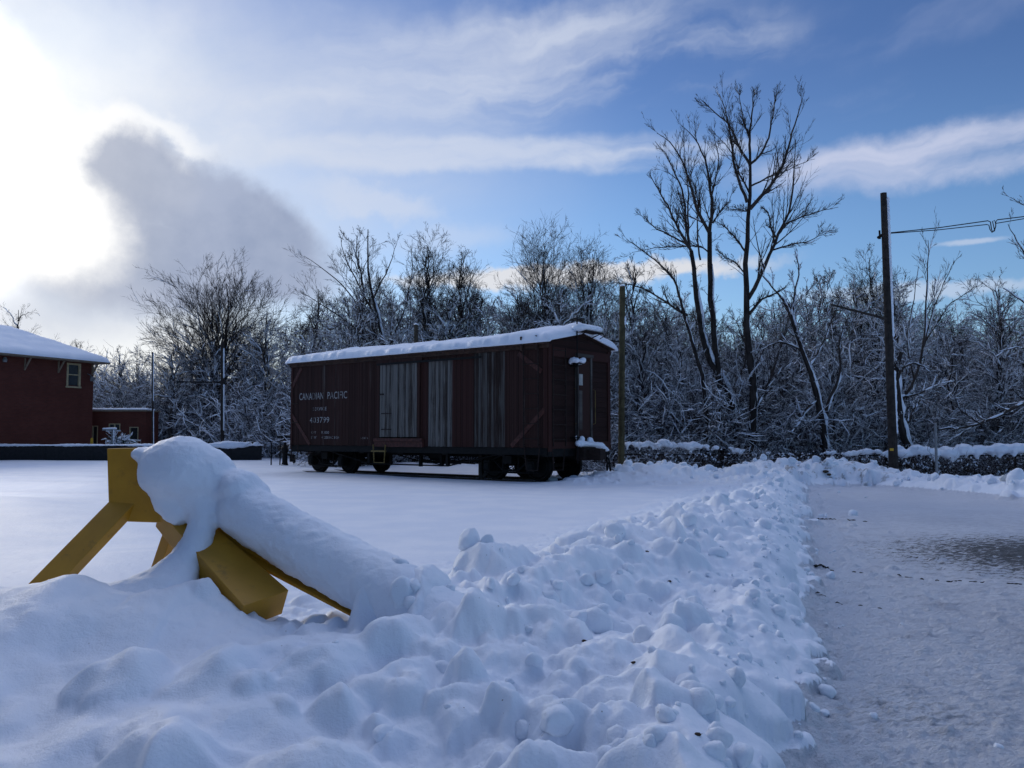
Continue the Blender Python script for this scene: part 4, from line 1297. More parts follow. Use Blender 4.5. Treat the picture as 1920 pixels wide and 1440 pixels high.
traced_tree(103, 29.6, [
    ([(1553, 880), (1550, 845), (1542, 787), (1530, 740), (1520, 695), (1497, 642), (1485, 600), (1478, 570)], .13, .055, 0, 0),
    ([(1548, 775), (1553, 755), (1577, 700), (1572, 650), (1580, 620), (1592, 590)], .07, .014, 0, .5),
    ([(1530, 752), (1512, 765), (1500, 790), (1482, 812)], .045, .014, 0, -.6),
    ([(1485, 600), (1468, 560), (1440, 530), (1420, 505)], .05, .010, 0, -.3),
    ([(1485, 600), (1490, 550), (1500, 510), (1490, 470)], .045, .010, 0, .4),
    ([(1515, 690), (1540, 650), (1560, 600), (1575, 560)], .04, .010, 0, 1.0),
    ([(1500, 655), (1465, 640), (1435, 650), (1415, 690)], .035, .010, 0, .8),
], 'leaning forked tree with snow plastered along its trunk, right of the tallest tree', counts=(8, 5, 4), snow=.9, zlo=6, zhi=11)

traced_tree(104, 28.9, [
    ([(1722, 880), (1705, 850), (1690, 800), (1683, 740), (1678, 700), (1690, 660)], .15, .06, 0, 0),
    ([(1690, 805), (1705, 790), (1712, 770), (1725, 750)], .05, .02, 0, .4),
    ([(1680, 720), (1690, 690), (1712, 680), (1740, 690)], .05, .015, 0, -.5),
    ([(1684, 745), (1720, 740), (1760, 720), (1790, 715)], .04, .012, 0, .6),
    ([(1684, 760), (1715, 720), (1732, 650), (1738, 560), (1740, 450)], .055, .009, 0, .8),
    ([(1732, 650), (1750, 580), (1770, 530), (1790, 490)], .03, .008, .6, 1.0),
    ([(1715, 720), (1700, 640), (1715, 560), (1722, 500)], .03, .008, .4, .9),
    ([(1735, 640), (1780, 570), (1820, 545), (1830, 535)], .03, .008, .6, .2),
], 'crooked snow-covered tree with slender shoots just right of the tall utility pole', counts=(9, 5, 3), snow=.8, zlo=4, zhi=8)

traced_tree(105, 28.6, [
    ([(2010, 880), (2000, 800), (1985, 700), (1980, 600), (1985, 500), (1990, 380)], .16, .03, 0, 0),
    ([(1990, 730), (1930, 752), (1880, 775), (1840, 795), (1800, 802), (1760, 806)], .07, .030, 0, -.6),
    ([(1983, 560), (1950, 500), (1915, 470), (1890, 420)], .045, .010, 0, .4),
    ([(1982, 640), (1940, 585), (1910, 560), (1880, 540)], .045, .010, 0, -.5),
    ([(1986, 470), (1955, 420), (1930, 390), (1895, 370)], .035, .008, 0, .8),
    ([(1983, 680), (1945, 660), (1910, 650), (1870, 660)], .045, .010, 0, -.8),
    ([(1986, 520), (2020, 460), (2040, 400)], .04, .010, 0, .4),
    ([(1840, 796), (1800, 770), (1790, 745)], .03, .012, -.4, -.5),
], 'bare tree at the right edge whose low bough sweeps left under thick snow', counts=(10, 5, 4), snow=.8, zlo=5, zhi=10)


def gx(px, D): return (px - 960) / 1608.0 * D


def zt_(py, D): return CAMZ + (815 - py) / 1608.0 * D


for (seed, px, D, pytop, wpx, lab, kw) in (
        (201, 412, 58, 508, 290, 'large tree with a broad round fan-shaped crown of fine branches, left of the boxcar', dict(nl=70, counts=(8, 6, 4), r0=.19, low=-.25, fork=(.16, .5), snow=.45, zlo=4, zhi=9, cy=.56, ang=.5, twr=.008)),
        (202, 497, 54, 575, 120, 'pale snow-coated slender trunk between the left utility pole and the boxcar', dict(nl=24, counts=(7, 5, 4), r0=.17, snow=.7, zlo=6, zhi=12, light=True, low=-.3)),
        (203, 322, 55, 640, 110, 'snow-patched crooked trunk right of the thin pole beside the low brick annex', dict(nl=24, counts=(7, 5, 4), r0=.20, snow=.7, zlo=6, zhi=12, light=True, low=-.5)),
        (204, 700, 44, 410, 150, 'high pointed tree left of centre whose crown tops the wood behind the boxcar', dict(nl=36, counts=(8, 6, 4), r0=.18, snow=.4, zlo=5, zhi=10, low=-.5, stems=2, lean=(-.3, 0), cy=.62)),
        (205, 800, 42, 440, 75, 'narrow upright tree rising behind the middle of the boxcar roof', dict(nl=30, counts=(8, 6, 4), r0=.14, snow=.4, zlo=5, zhi=9, low=-.3, cy=.70)),
        (206, 862, 42, 455, 105, 'rounded bushy crown next to the narrow tree behind the boxcar roof', dict(nl=34, counts=(8, 6, 4), r0=.15, snow=.4, zlo=5, zhi=9, low=-.4, cy=.66)),
        (207, 1020, 40, 442, 130, 'spreading tree behind the near end of the boxcar, limbs rising like a fan', dict(nl=36, counts=(8, 6, 4), r0=.16, snow=.4, zlo=5, zhi=9, low=-.2, fork=(.2, .6), cy=.62)),
        (208, 1092, 39, 448, 75, 'thin forked tree leaning right above the near end of the boxcar', dict(nl=22, counts=(8, 6, 4), r0=.13, snow=.4, zlo=5, zhi=9, lean=(.5, 0), low=-.1, fork=(.2, .7), cy=.66)),
        (209, 28, 62, 562, 110, 'far small bare tree peeking over the ridge of the brick building', dict(nl=16, counts=(6, 4, 3), r0=.16, snow=.2, low=-.2)),
        (210, 138, 66, 622, 60, 'tiny round bare tree showing over the sloping roof of the brick building', dict(nl=16, counts=(6, 4, 3), r0=.14, snow=.2, low=-.2)),
        (211, 1655, 40, 458, 130, 'dense upright tree whose twigs fill the skyline behind the tall utility pole', dict(nl=34, counts=(8, 6, 4), r0=.15, snow=.35, zlo=4, zhi=8, low=-.3, cy=.65, stems=2)),
        (212, 1190, 38, 470, 95, 'slim tree behind the short utility pole right of the boxcar', dict(nl=18, counts=(7, 5, 4), r0=.14, snow=.4, zlo=4, zhi=8, low=-.3)),
        (213, 222, 60, 650, 80, 'small shrubby tree rising behind the flat-roofed annex', dict(nl=18, counts=(7, 5, 4), r0=.14, snow=.6, zlo=5, zhi=9, low=-.5)),
        (214, 592, 48, 520, 100, 'open-crowned tree just above the far corner of the boxcar roof', dict(nl=18, counts=(7, 5, 4), r0=.14, snow=.4, zlo=4, zhi=8, low=-.4)),
        (215, 1880, 37, 520, 150, 'broad snowy bushy tree in the wood at the right, behind the sweeping bough', dict(nl=26, counts=(8, 5, 4), r0=.18, snow=.8, zlo=5, zhi=9, low=-.6)),
):
    fan_tree(seed, (gx(px, D), D, 0.1), zt_(pytop, D), wpx / 1608 * D, lab, **kw)
# one swept limb tree left of the high pointed tree
traced_tree(106, 41, [
    ([(742, 800), (735, 700), (712, 610), (690, 520), (690, 430)], .15, .02, 0, 0),
    ([(738, 720), (700, 650), (650, 600), (600, 570), (560, 545)], .07, .010, 0, -.8),
    ([(728, 670), (690, 600), (640, 530), (600, 500), (570, 480)], .06, .010, 0, .7),
    ([(712, 610), (670, 530), (645, 480), (635, 435)], .055, .010, 0, .9),
    ([(700, 560), (730, 500), (745, 450)], .045, .009, 0, -.8),
    ([(725, 660), (760, 580), (775, 500), (770, 460)], .055, .009, 0, .6),
    ([(650, 600), (620, 620), (590, 600)], .03, .008, -.5, -.9),
], 'tree with long straight limbs swept out to the left above the boxcar roof', counts=(10, 5, 4), snow=.40, zlo=4, zhi=9)

# ------------------------------------------------------------------ the wood behind: individual trees that nothing tells apart
def wood_proto(seed, H, W, **kw):
    return fan_tree(seed, (0, 0, 0), H, W, 'snow-dusted bare tree lost among its neighbours in the dense wood', 'bare trees of the dense wood', **kw)


PROT = []
for i, (H, W, kw) in enumerate((
        (8.0, 3.6, dict(nl=26, counts=(8, 5, 4), r0=.12, snow=.8, zlo=5.5, zhi=10, low=-.7, stems=1)),
        (8.5, 3.0, dict(nl=28, counts=(8, 5, 4), r0=.12, snow=.7, zlo=5, zhi=9.5, low=-.6, stems=2)),
        (7.5, 4.2, dict(nl=28, counts=(8, 5, 4), r0=.12, snow=.85, zlo=6, zhi=10, low=-.8, stems=2, cy=.5)),
        (9.0, 3.2, dict(nl=26, counts=(8, 5, 4), r0=.12, snow=.65, zlo=5, zhi=9, low=-.5, stems=1, cy=.62)),
        (8.0, 3.8, dict(nl=28, counts=(8, 5, 4), r0=.11, snow=.8, zlo=5.5, zhi=10, low=-.8, stems=3, cy=.52)),
        (8.2, 4.4, dict(nl=28, counts=(8, 5, 4), r0=.13, snow=.9, zlo=6, zhi=10, low=-.9, stems=1, cy=.5)),
        (8.8, 2.6, dict(nl=26, counts=(8, 5, 4), r0=.10, snow=.6, zlo=4.5, zhi=8.5, low=-.4, stems=2, cy=.65)))):
    PROT.append((wood_proto(300 + i, H, W, **kw), H))

TOPS = [(-400, 560), (0, 640), (180, 640), (250, 620), (540, 590), (620, 540), (700, 520), (900, 520), (1150, 525), (1250, 530), (1350, 560), (1450, 540), (1540, 500), (1620, 478), (1720, 500), (1790, 565), (1860, 545), (1920, 510), (2400, 500)]
TX, TY = [a for a, b in TOPS], [b for a, b in TOPS]
wr = random.Random(21)
spots = []
for D, step, lo, hi in ((31.8, 1.9, 1180, 2350), (33.5, 1.9, 1120, 2350), (37, 1.8, 660, 2300), (41, 1.9, 630, 2300), (46, 2.1, 600, 2250), (52, 2.5, 400, 2200), (58.5, 3.2, 180, 1500), (64, 3.8, 150, 1400), (70, 4.2, -250, 1300)):
    x = gx(lo, D)
    while x < gx(hi, D):
        xx = x + wr.uniform(-.6, .6); dd = D + wr.uniform(-1.3, 1.3); px = 960 + 1608 * xx / dd
        top = np.interp(px, TX, TY) + abs(wr.gauss(0, 28)) + (35 if D < 34 else 0) + (0 if px > 560 else wr.uniform(-10, 10))
        spots.append((xx, dd, max(4.2, zt_(top, dd))))
        x += step * wr.uniform(.8, 1.2)
used = set()
for k, (x, y, h) in enumerate(spots):
    i = wr.randrange(len(PROT)); src, H = PROT[i]
    if i not in used: o = src; used.add(i)
    else:
        o = src.copy(); C.objects.link(o)
        for ch in src.children:
            c = ch.copy(); C.objects.link(c); c.parent = o
    s = h / H
    o.location = (x, y, 0.0); o.rotation_euler = (0, 0, wr.uniform(0, 6.28)); w = s * wr.uniform(.9, 1.2)
    o.scale = (w, w, s)
print('wood trees', len(spots))

# ------------------------------------------------------------------ undergrowth: uncountable brush
def brush_arrays(seed, H, W, n0, snow):
    rg = np.random.default_rng(seed)
    P = np.stack([rg.normal(0, W * .16, n0), rg.normal(0, W * .16, n0), np.full(n0, -.1)], -1)
    a = rg.uniform(0, 6.28, n0); s = rg.uniform(.1, .95, n0)
    D = np.stack([np.cos(a) * s, np.sin(a) * s, np.ones(n0)], -1)
    L = H * rg.uniform(.5, 1.15, n0)
    w, sn = Bag(), Bag()
    p, r = march(rg, P, D, L, np.full(n0, .016), np.full(n0, .006), 5, .16, -.02)
    w.tub(p, r, 3); snow_on(rg, sn, p, r, snow, .014, 6, 9, k=4)
    twiggery(rg, w, sn, p, r, L, (9, 6), .006, snow, 6, 9, ang=.9, up=0, wob=.2, t0=.1)
    # clinging clots of snow
    m = n0 * 10
    q = p.reshape(-1, 3)[rg.integers(0, p.shape[0] * p.shape[1], m)] + rg.normal(0, .16, (m, 3))
    T = norm(rg.normal(0, 1, (m, 3)) * np.array((1, 1, .35))); ll = rg.uniform(.03, .13, m)[:, None]
    cl = np.stack([q - T * ll, q - T * ll * .3, q + T * ll * .35, q + T * ll], 1)
    rr_ = np.array([.2, 1, .9, .2])[None] * rg.uniform(.006, .024, (m, 1))
    sn.tub(cl, rr_, 4)
    return np.concatenate(w.V), np.concatenate(w.F), np.concatenate(sn.V), np.concatenate(sn.F)


BR = [brush_arrays(400 + i, (2.6, 3.2, 2.2, 3.8)[i], (2.4, 2.6, 2.6, 2.4)[i], 34, .52) for i in range(4)]


def mass(name, label, places, seed):
    rg = np.random.default_rng(seed)
    W_, S_ = Bag(), Bag()
    for x, y, z, s in places:
        wv, wf, sv, sf = BR[rg.integers(0, 4)]
        a = rg.uniform(0, 6.28); Rm = np.array(((math.cos(a), -math.sin(a), 0), (math.sin(a), math.cos(a), 0), (0, 0, 1.0)))
        W_.add((wv @ Rm.T) * s + np.array((x, y, z)), wf); S_.add((sv @ Rm.T) * s + np.array((x, y, z)), sf)
    root = link(name, W_.mesh(name, M['twig'])); tag(root, label, kind='stuff')
    sn = link('clinging_snow', S_.mesh('clinging_snow', M['snow']), root); tag(sn, kind='stuff')
    return root


pl = []
for D, step, lo, hi, s in ((28.9, 1.4, 1165, 2350, .36), (31.3, 1.1, 1150, 2350, .85), (32.5, 1.4, 1120, 2350, 1.1), (35.5, 1.7, 660, 2300, 1.15), (39.5, 1.9, 625, 2250, 1.3), (44.5, 2.2, 600, 2200, 1.4), (50.5, 2.4, 470, 2150, 1.5), (57, 2.2, 270, 1000, 1.4), (61.5, 2.6, 180, 900, 1.6), (67.5, 3.0, 150, 900, 1.8)):
    x = gx(lo, D)
    while x < gx(hi, D):
        pl.append((x + wr.uniform(-.4, .4), D + wr.uniform(-.7, .7), -.05, s * wr.uniform(.8, 1.2))); x += step
mass('undergrowth', 'tangle of snow-flecked brush filling the foot of the wood', pl, 5)
print('brush', len(pl))

# the far wood, one mass of stems
rg = np.random.default_rng(77)
m = 3200
D = rg.uniform(74, 100, m); X_ = rg.uniform(-50, 58, m); hh = rg.uniform(4, 7.5, m) * np.where(X_ > -6, 1.15, .9)
p, r = march(rg, np.stack([X_, D, np.zeros(m)], -1), np.stack([rg.normal(0, .12, m), rg.normal(0, .1, m), np.ones(m)], -1), hh, rg.uniform(.03, .09, m), np.full(m, .02), 6, .07, .02)
w, sn = Bag(), Bag(); w.tub(p, r, 3); snow_on(rg, sn, p, r, .3, .03, 6, 9, k=3)
twiggery(rg, w, sn, p, r, hh, (6, 3), .014, .6, 7, 12, ang=.8, up=.02, wob=.14, t0=.05)
fw = link('far_wood', w.mesh('far_wood', M['twig'])); tag(fw, 'distant mass of grey bare stems closing off the wood', kind='stuff')
fs = link('clinging_snow', sn.mesh('clinging_snow', M['snow']), fw); tag(fs, kind='stuff')

# ------------------------------------------------------------------ fences
def chain_fence(name, pts, z0, z1, label, step=2.6, mesh_gap=.11):
    root = empty(name, (*pts[0], z0), 0, label, 'fence'); off = np.array((*pts[0], z0))
    acc = 0
    mbm = MB(); rl = MB()
    for a, b in zip(pts[:-1], pts[1:]):
        a, b = np.array(a), np.array(b); L = np.linalg.norm(b - a); u = (b - a) / L
        k = int(L / step)
        for i in range(k + 1):
            q = a + u * (L * i / k)
            MB().tube([(q[0] - off[0], q[1] - off[1], -.4), (q[0] - off[0], q[1] - off[1], z1 - z0 + .05)], .03, 8).build('post', M['iron'], root)
        pa, pb = a - off[:2], b - off[:2]
        rl.tube([(pa[0], pa[1], z1 - z0), (pb[0], pb[1], z1 - z0)], .022, 6)
        h = z1 - z0; n = int((L + h) / mesh_gap)
        for i in range(n):
            s0 = i * mesh_gap - h
            for sg in (1, -1):
                t0, t1 = s0, s0 + h
                za, zb_ = (0, h) if sg > 0 else (h, 0)
                if t0 < 0: za += (zb_ - za) * (-t0 / h); t0 = 0
                if t1 > L: zb_ = za + (zb_ - za) * ((L - t0) / (t1 - t0)); t1 = L
                if t1 <= t0: continue
                A = pa + u * t0; B = pa + u * t1
                mbm.tube([(A[0], A[1], za), (B[0], B[1], zb_)], .0028, 3, cap=False)
    rl.build('top_rail', M['iron'], root); mbm.build('wire_mesh', M['iron'], root)
    return root


FR = [(gx(1150, 28.6), 28.6), (gx(1420, 28.2), 28.2), (gx(1660, 27.6), 27.6), (gx(2150, 26.6), 26.6)]
fr = chain_fence('chain_link_fence', FR, -.35, .84, 'low dark chain link fence with snow heaped on its top, behind the far snow bank')
# snow heaped along the fence top, over the vines
def heap(name, parent, specs, seed, voxel=.03, noise=.06):
    rg = np.random.default_rng(seed); P = []; off = np.array(parent.location[:])
    for px0, px1, py0, py1, D0, D1, rad, gap in specs:
        n = int(abs(px1 - px0) / 1608 * D0 / .10)
        for i in range(n):
            t = i / n
            if rg.random() < gap: continue
            r_ = rad * rg.uniform(.6, 1.2) * (1 + .3 * math.sin(t * 23 + seed))
            P.append((at(px0 + (px1 - px0) * t, py0 + (py1 - py0) * t + rg.normal(0, 2.0), D0 + (D1 - D0) * t) + np.array((0, rg.normal(0, .06), 0)) - off, (r_ * 1.25, r_ * 1.2, r_ * .8)))
            if rg.random() < .3: P.append((P[-1][0] + np.array((rg.normal(0, .06), -.05, -.12)), (r_ * .45, r_ * .45, r_ * .8)))
    return blob_snow(name, P, parent, voxel, 3, noise, .1)


heap('fence_snow', fr, [(1176, 1330, 832, 838, 28.5, 28.3, .12, .08), (1330, 1400, 842, 846, 28.3, 28.2, .075, .25), (1400, 1620, 850, 848, 28.2, 27.7, .07, .72), (1590, 1668, 848, 848, 27.7, 27.6, .11, .12),
                        (1668, 1760, 848, 846, 27.6, 27.4, .14, 0), (1755, 1860, 850, 842, 27.4, 27.2, .17, 0), (1855, 1960, 842, 838, 27.2, 26.9, .17, 0), (1960, 2150, 840, 836, 26.9, 26.6, .15, .05)], 3)
# vines and dead leaves hanging in the fence
rg = np.random.default_rng(91)
A = np.array(FR); seg = np.r_[0, np.cumsum(np.linalg.norm(np.diff(A, axis=0), axis=1))]
m = 2600; t = rg.uniform(0, seg[-1], m)
P = np.stack([np.interp(t, seg, A[:, 0]), np.interp(t, seg, A[:, 1]) + rg.normal(0, .13, m), rg.uniform(-.3, .75, m)], -1)
p, r = march(rg, P, rg.normal(0, 1, (m, 3)) * np.array((1, .35, 1)), rg.uniform(.2, .8, m), np.full(m, .008), np.full(m, .004), 4, .35, .0)
w = Bag(); w.tub(p, r, 3)
ml = 15000; t = rg.uniform(0, seg[-1], ml)
c = np.stack([np.interp(t, seg, A[:, 0]), np.interp(t, seg, A[:, 1]) + rg.normal(0, .12, ml), rg.uniform(-.35, .86, ml) ** 1], -1)
u = norm(rg.normal(0, 1, (ml, 3))); v = norm(np.cross(u, rg.normal(0, 1, (ml, 3)))); sz = rg.uniform(.012, .034, (ml, 1))
w.add(np.stack([c - u * sz, c + v * sz * .6, c + u * sz, c - v * sz * .6], 1).reshape(-1, 3), np.arange(ml * 4).reshape(-1, 4))
vo = link('fence_vines', w.mesh('fence_vines', M['leaf'])); tag(vo, 'dead vines and brown leaves matted in the chain link fence', kind='stuff')
mc = 900; t = rg.uniform(0, seg[-1], mc)
q = np.stack([np.interp(t, seg, A[:, 0]), np.interp(t, seg, A[:, 1]) - .1, rg.uniform(-.1, .9, mc)], -1); T = norm(rg.normal(0, 1, (mc, 3))); ll = rg.uniform(.02, .06, (mc, 1))
sb = Bag(); sb.tub(np.stack([q - T * ll, q - T * ll * .3, q + T * ll * .3, q + T * ll], 1), np.array([.2, 1, 1, .2])[None] * rg.uniform(.012, .035, (mc, 1)), 4)
vs = link('clinging_snow', sb.mesh('clinging_snow', M['snow']), vo); tag(vs, kind='stuff')
fl = chain_fence('chain_link_fence', [(gx(268, 56), 56), (gx(545, 54), 54)], .1, 1.85, 'distant chain link fence between the brick annex and the boxcar', step=3, mesh_gap=.25)
heap('fence_snow', fl, [(276, 540, 806, 806, 56, 54, .07, .45)], 9, .04, .03)

# ------------------------------------------------------------------ brick building and annex
def building():
    cx_, cy_ = -24.45, 50.0
    # local x runs from the hidden far corner toward the viewer along the seen wall, local y away from the seen wall
    rz = math.atan2(-.92, -.4)
    L_, W_, H_ = 20.0, 6.2, 5.62
    root = empty('brick_building', (cx_, cy_, .1), rz, 'two storey red brick building with a snow covered hip roof at the left edge', 'building')
    # local frame: x=( -.4,-.92 ), y = (.92,-.4)?  the seen wall faces local +y, so the house lies toward -y
    mb = MB(); t = .3
    win = (.95, 1.75, 4.20, 5.42)
    x0, x1, za, zb_ = win
    mb.box(0, x0, -t, 0, -.3, H_).box(x1, L_, -t, 0, -.3, H_).box(x0, x1, -t, 0, -.3, za).box(x0, x1, -t, 0, zb_, H_)
    mb.box(0, t, -W_, -t, -.3, H_).box(L_ - t, L_, -W_, -t, -.3, H_).box(t, L_ - t, -W_, -W_ + t, -.3, H_)
    mb.build('wall', M['brick'], root)
    wf = MB().box(x0 - .06, x0 + .05, -.12, .03, za - .05, zb_ + .05).box(x1 - .05, x1 + .06, -.12, .03, za - .05, zb_ + .05).box(x0 + .05, x1 - .05, -.12, .03, zb_ - .05, zb_ + .05) \
        .box(x0 - .1, x1 + .1, -.12, .06, za - .14, za - .05).box(x0 + .05, x1 - .05, -.11, .0, (za + zb_) / 2 - .03, (za + zb_) / 2 + .03).build('window', M['cream'], root)
    MB().box(x0 + .05, x1 - .05, -.1, -.07, za - .04, zb_ - .05).build('pane', M['glass'], wf)
    o = .62; hw = W_ / 2; rise = 1.75
    ez = H_ + .02
    V_ = [(-o, o, ez), (L_ + o, o, ez), (L_ + o, -W_ - o, ez), (-o, -W_ - o, ez), (hw * .9, -hw, ez + rise), (L_ - hw, -hw, ez + rise)]
    mb = MB(); mb.add([(x, y, z) for x, y, z in V_] + [(x, y, z - .10) for x, y, z in V_[:4]],
                      [[0, 1, 5, 4], [1, 2, 5], [2, 3, 4, 5], [3, 0, 4], [0, 6, 7, 1], [1, 7, 8, 2], [2, 8, 9, 3], [3, 9, 6, 0], [9, 8, 7, 6]])
    mb.build('roof', M['soffit'], root)
    # snow: offset roof with soft rims
    n1, n2 = 90, 40
    gx_, gy_ = np.meshgrid(np.linspace(-o - .05, L_ + o + .05, n1 * 2), np.linspace(-W_ - o - .05, o + .05, n2), indexing='ij')
    dx = np.minimum(gx_ + o, L_ + o - gx_); dy = np.minimum(o - gy_, gy_ + W_ + o)
    slope = rise / (hw + o)
    rf = ez + slope * np.clip(np.minimum(dx, dy), -.05, hw + o)
    ed = np.clip(np.minimum(dx, dy) + .05, 0, .2) / .2
    th = (.20 + .03 * fbm(gx_ * .8, gy_ * .8, seed=61) + .012 * np.sin(gy_ * 7 + fbm(gx_, gy_, seed=62))) * np.sqrt(np.clip(1 - (1 - ed) ** 2, 0, 1)) + .01
    top = np.stack([gx_, gy_, rf + th], -1).reshape(-1, 3); bot = np.stack([gx_, gy_, rf + .004], -1).reshape(-1, 3)
    nn = gx_.size; ii = np.arange(nn).reshape(gx_.shape); q = np.stack([ii[:-1, :-1], ii[1:, :-1], ii[1:, 1:], ii[:-1, 1:]], -1).reshape(-1, 4)
    ring = np.concatenate([ii[:, 0], ii[-1, 1:], ii[-2::-1, -1], ii[0, -2:0:-1]]); rq = np.stack([ring, ring + nn, np.roll(ring, -1) + nn, np.roll(ring, -1)], -1)
    link('roof_snow', mesh_np('roof_snow', np.concatenate([top, bot]), np.concatenate([q, q[:, ::-1] + nn, rq]), M['snow']), root)
    for x in (.12, 2.35, 4.4, 6.9, 9.2):
        MB().beam((x, .0, H_ - .75), (x, .48, H_ - .1), .07, .07).beam((x, .03, H_ - .75), (x, .03, H_ - .1), .07, .06).build('eave_bracket', M['soffit'], root)
    MB().lathe((.42, .28, H_ - .86), (0, .5, -.5), [(0, .05), (.12, .10), (.22, .17), (.24, .16)], 14).tube([(.42, 0, H_ - .7), (.42, .28, H_ - .8)], .025, 6).build('floodlight', M['galv'], root)
    MB().lathe((5.6, .10, H_ - .42), (0, 0, 1), [(0, .10), (.12, .12), (.26, .06)], 12).build('floodlight', M['galv'], root)
    # annex
    an = empty('brick_annex', (gx(171, 51.2), 51.2, .1), R(-2), 'low flat-roofed brick annex with cream framed doors beside the two storey building', 'building')
    W2, H2, D2 = 3.33, 2.78, 1.7
    op = [(.05, .42, 0, 1.22 + .2), (1.08, 1.78, .95, 1.42), (2.42, 2.92, 0, 1.30)]
    op = [(.10, .45, -.3, 1.93), (1.10, 1.80, 1.62, 2.06), (2.36, 2.90, -.3, 1.86)]
    mb = MB(); xs = 0
    for a, b, z0, z1 in op:
        mb.box(xs, a, 0, .25, -.3, H2).box(a, b, 0, .25, z1, H2)
        if z0 > 0: mb.box(a, b, 0, .25, -.3, z0)
        xs = b
    mb.box(xs, W2, 0, .25, -.3, H2).box(0, .25, .25, D2, -.3, H2).box(W2 - .25, W2, .25, D2, -.3, H2).box(.25, W2 - .25, D2 - .25, D2, -.3, H2)
    mb.build('wall', M['brick'], an)
    MB().box(-.05, W2 + .08, -.08, D2 + .08, H2 + .003, H2 + .09).build('roof', M['soffit'], an)
    P = chain([(0.02, .12, H2 + .13), (W2, .12, H2 + .13)], [(.16, .24, .085), (.16, .24, .085)], 26) + chain([(.1, .7, H2 + .12), (W2 - .1, .7, H2 + .12)], [(.3, .5, .07), (.3, .5, .07)], 14)
    blob_snow('roof_snow', P, an, .035, 3, .04, .2)
    for a, b, z0, z1 in (op[0], op[2]):
        dr = MB().box(a, b, .10, .14, z0, z1).build('door', M['black'], an)
        MB().box(a, a + .05, -.02, .1, z0, z1).box(b - .05, b, -.02, .1, z0, z1).box(a + .05, b - .05, -.02, .1, z1 - .05, z1).build('door_frame', M['cream'], dr)
    a, b, z0, z1 = op[1]
    w = MB().box(a, a + .05, -.02, .1, z0, z1).box(b - .05, b, -.02, .1, z0, z1).box(a + .05, b - .05, -.02, .1, z1 - .05, z1).box(a - .05, b + .05, -.08, .1, z0 - .05, z0).box((a + b) / 2 - .035, (a + b) / 2 + .035, -.02, .1, z0, z1 - .05).build('window', M['cream'], an)
    MB().box(a + .05, b - .05, .05, .07, z0, z1 - .05).build('pane', M['glass'], w)
    blob_snow('sill_snow', chain([(a - .05, -.1, z0 - .01), (b + .02, -.1, z0 + .02)], [(.06, .09, .05), (.06, .09, .05)], 8), w, .02, 2, .01)


building()


def low_wall():
    A, B = np.array((gx(-140, 43.0), 43.0)), np.array((gx(490, 44.0), 44.0))
    L_ = float(np.linalg.norm(B - A)); rz = math.atan2(B[1] - A[1], B[0] - A[0])
    root = empty('low_wall', (A[0], A[1], 0), rz, 'long low black wall capped with snow across the left background', 'wall')
    mb = MB(); mb.box(0, L_, 0, .3, -.2, .90).box(-.02, L_ + .02, -.04, .34, .903, .96)
    x = 1.2
    while x < L_: mb.box(x, x + .1, -.03, -.002, -.2, .9); x += 2.3
    mb.build('panel', M['black'], root, bevel=.01)
    rg = np.random.default_rng(8)
    P = []
    x = 0
    while x < L_:
        k = .06 + .02 * math.sin(x * 1.9)
        if x > L_ - 2.6: k = .13 + .07 * math.sin((x - L_ + 2.6) * 2.2 - .6)
        P.append(((x, .12, .965), (.22, .25, k * rg.uniform(.8, 1.2)))); x += .13
    for i in range(8): P.append(((L_ - rg.uniform(.15, 1.3), .05, 1.03), (.17, .2, .12)))
    blob_snow('wall_snow', P, root, .04, 3, .05, .15)


low_wall()


def strip_snow(root, pts, r, seed, gaps, side=.9, name='snow'):
    """snow plastered down the windward side of a pole"""
    rg = np.random.default_rng(seed); P = []
    for (z0, z1) in gaps:
        n = max(2, int((z1 - z0) / .09))
        for i in range(n):
            z = z0 + (z1 - z0) * i / n; t = np.interp(z, [p[2] for p in pts], range(len(pts))); k = int(min(t, len(pts) - 2)); f = t - k
            c = np.array(pts[k]) * (1 - f) + np.array(pts[k + 1]) * f
            P.append((c + np.array((r * side, -r * .15, 0)), (r * rg.uniform(.42, .62), r * .62, .09)))
    return blob_snow(name, P, root, max(.014, r * .16), 3, r * .12, .12)


def pole(px0, py0, px1, py1, D, r0, r1, label, mat, gaps=(), seed=1, name='utility_pole', cat='utility pole'):
    a, b = at(px0, py0, D), at(px1, py1, D - .15); a[2] -= .5
    off = np.array((a[0], a[1], 0.0))
    root = empty(name, off, 0, label, cat)
    n = 8; pts = [a + (b - a) * i / n - off for i in range(n + 1)]
    MB().tube(pts, [r0 + (r1 - r0) * i / n for i in range(n + 1)], 14).build('pole', mat, root)
    if gaps: strip_snow(root, pts, (r0 + r1) / 2, seed, gaps, name='pole_snow')
    return root, pts, off


# tall pole at the right
D = 26.6
up, pts, off = pole(1676, 885, 1656.5, 362, D, .145, .095, 'tallest dark utility pole with a slanting side arm and a yellow tag, at the right', M['poledark'], gaps=((4.6, 8.93), (1.6, 3.5)), seed=4)
arm0, arm1 = at(1667, 599, D - .1), at(1558, 571, D - 1.0)
MB().tube([arm0 - off, arm1 - off], [.045, .03], 8).build('arm', M['poledark'], up)
tg = at(1672, 843, D - .17); MB().box(tg[0] - .06 - off[0], tg[0] + .05 - off[0], tg[1] - .02 - off[1], tg[1] - off[1], tg[2] - .04, tg[2] + .04).build('tag', M['bollard'], up)
MB().tube([at(1646, 446, D - .1) - off, at(1664, 434, D - .1) - off], .05, 6).tube([at(1649, 432, D) - off, at(1650, 448, D) - off], .03, 6).build('insulator', M['iron'], up)
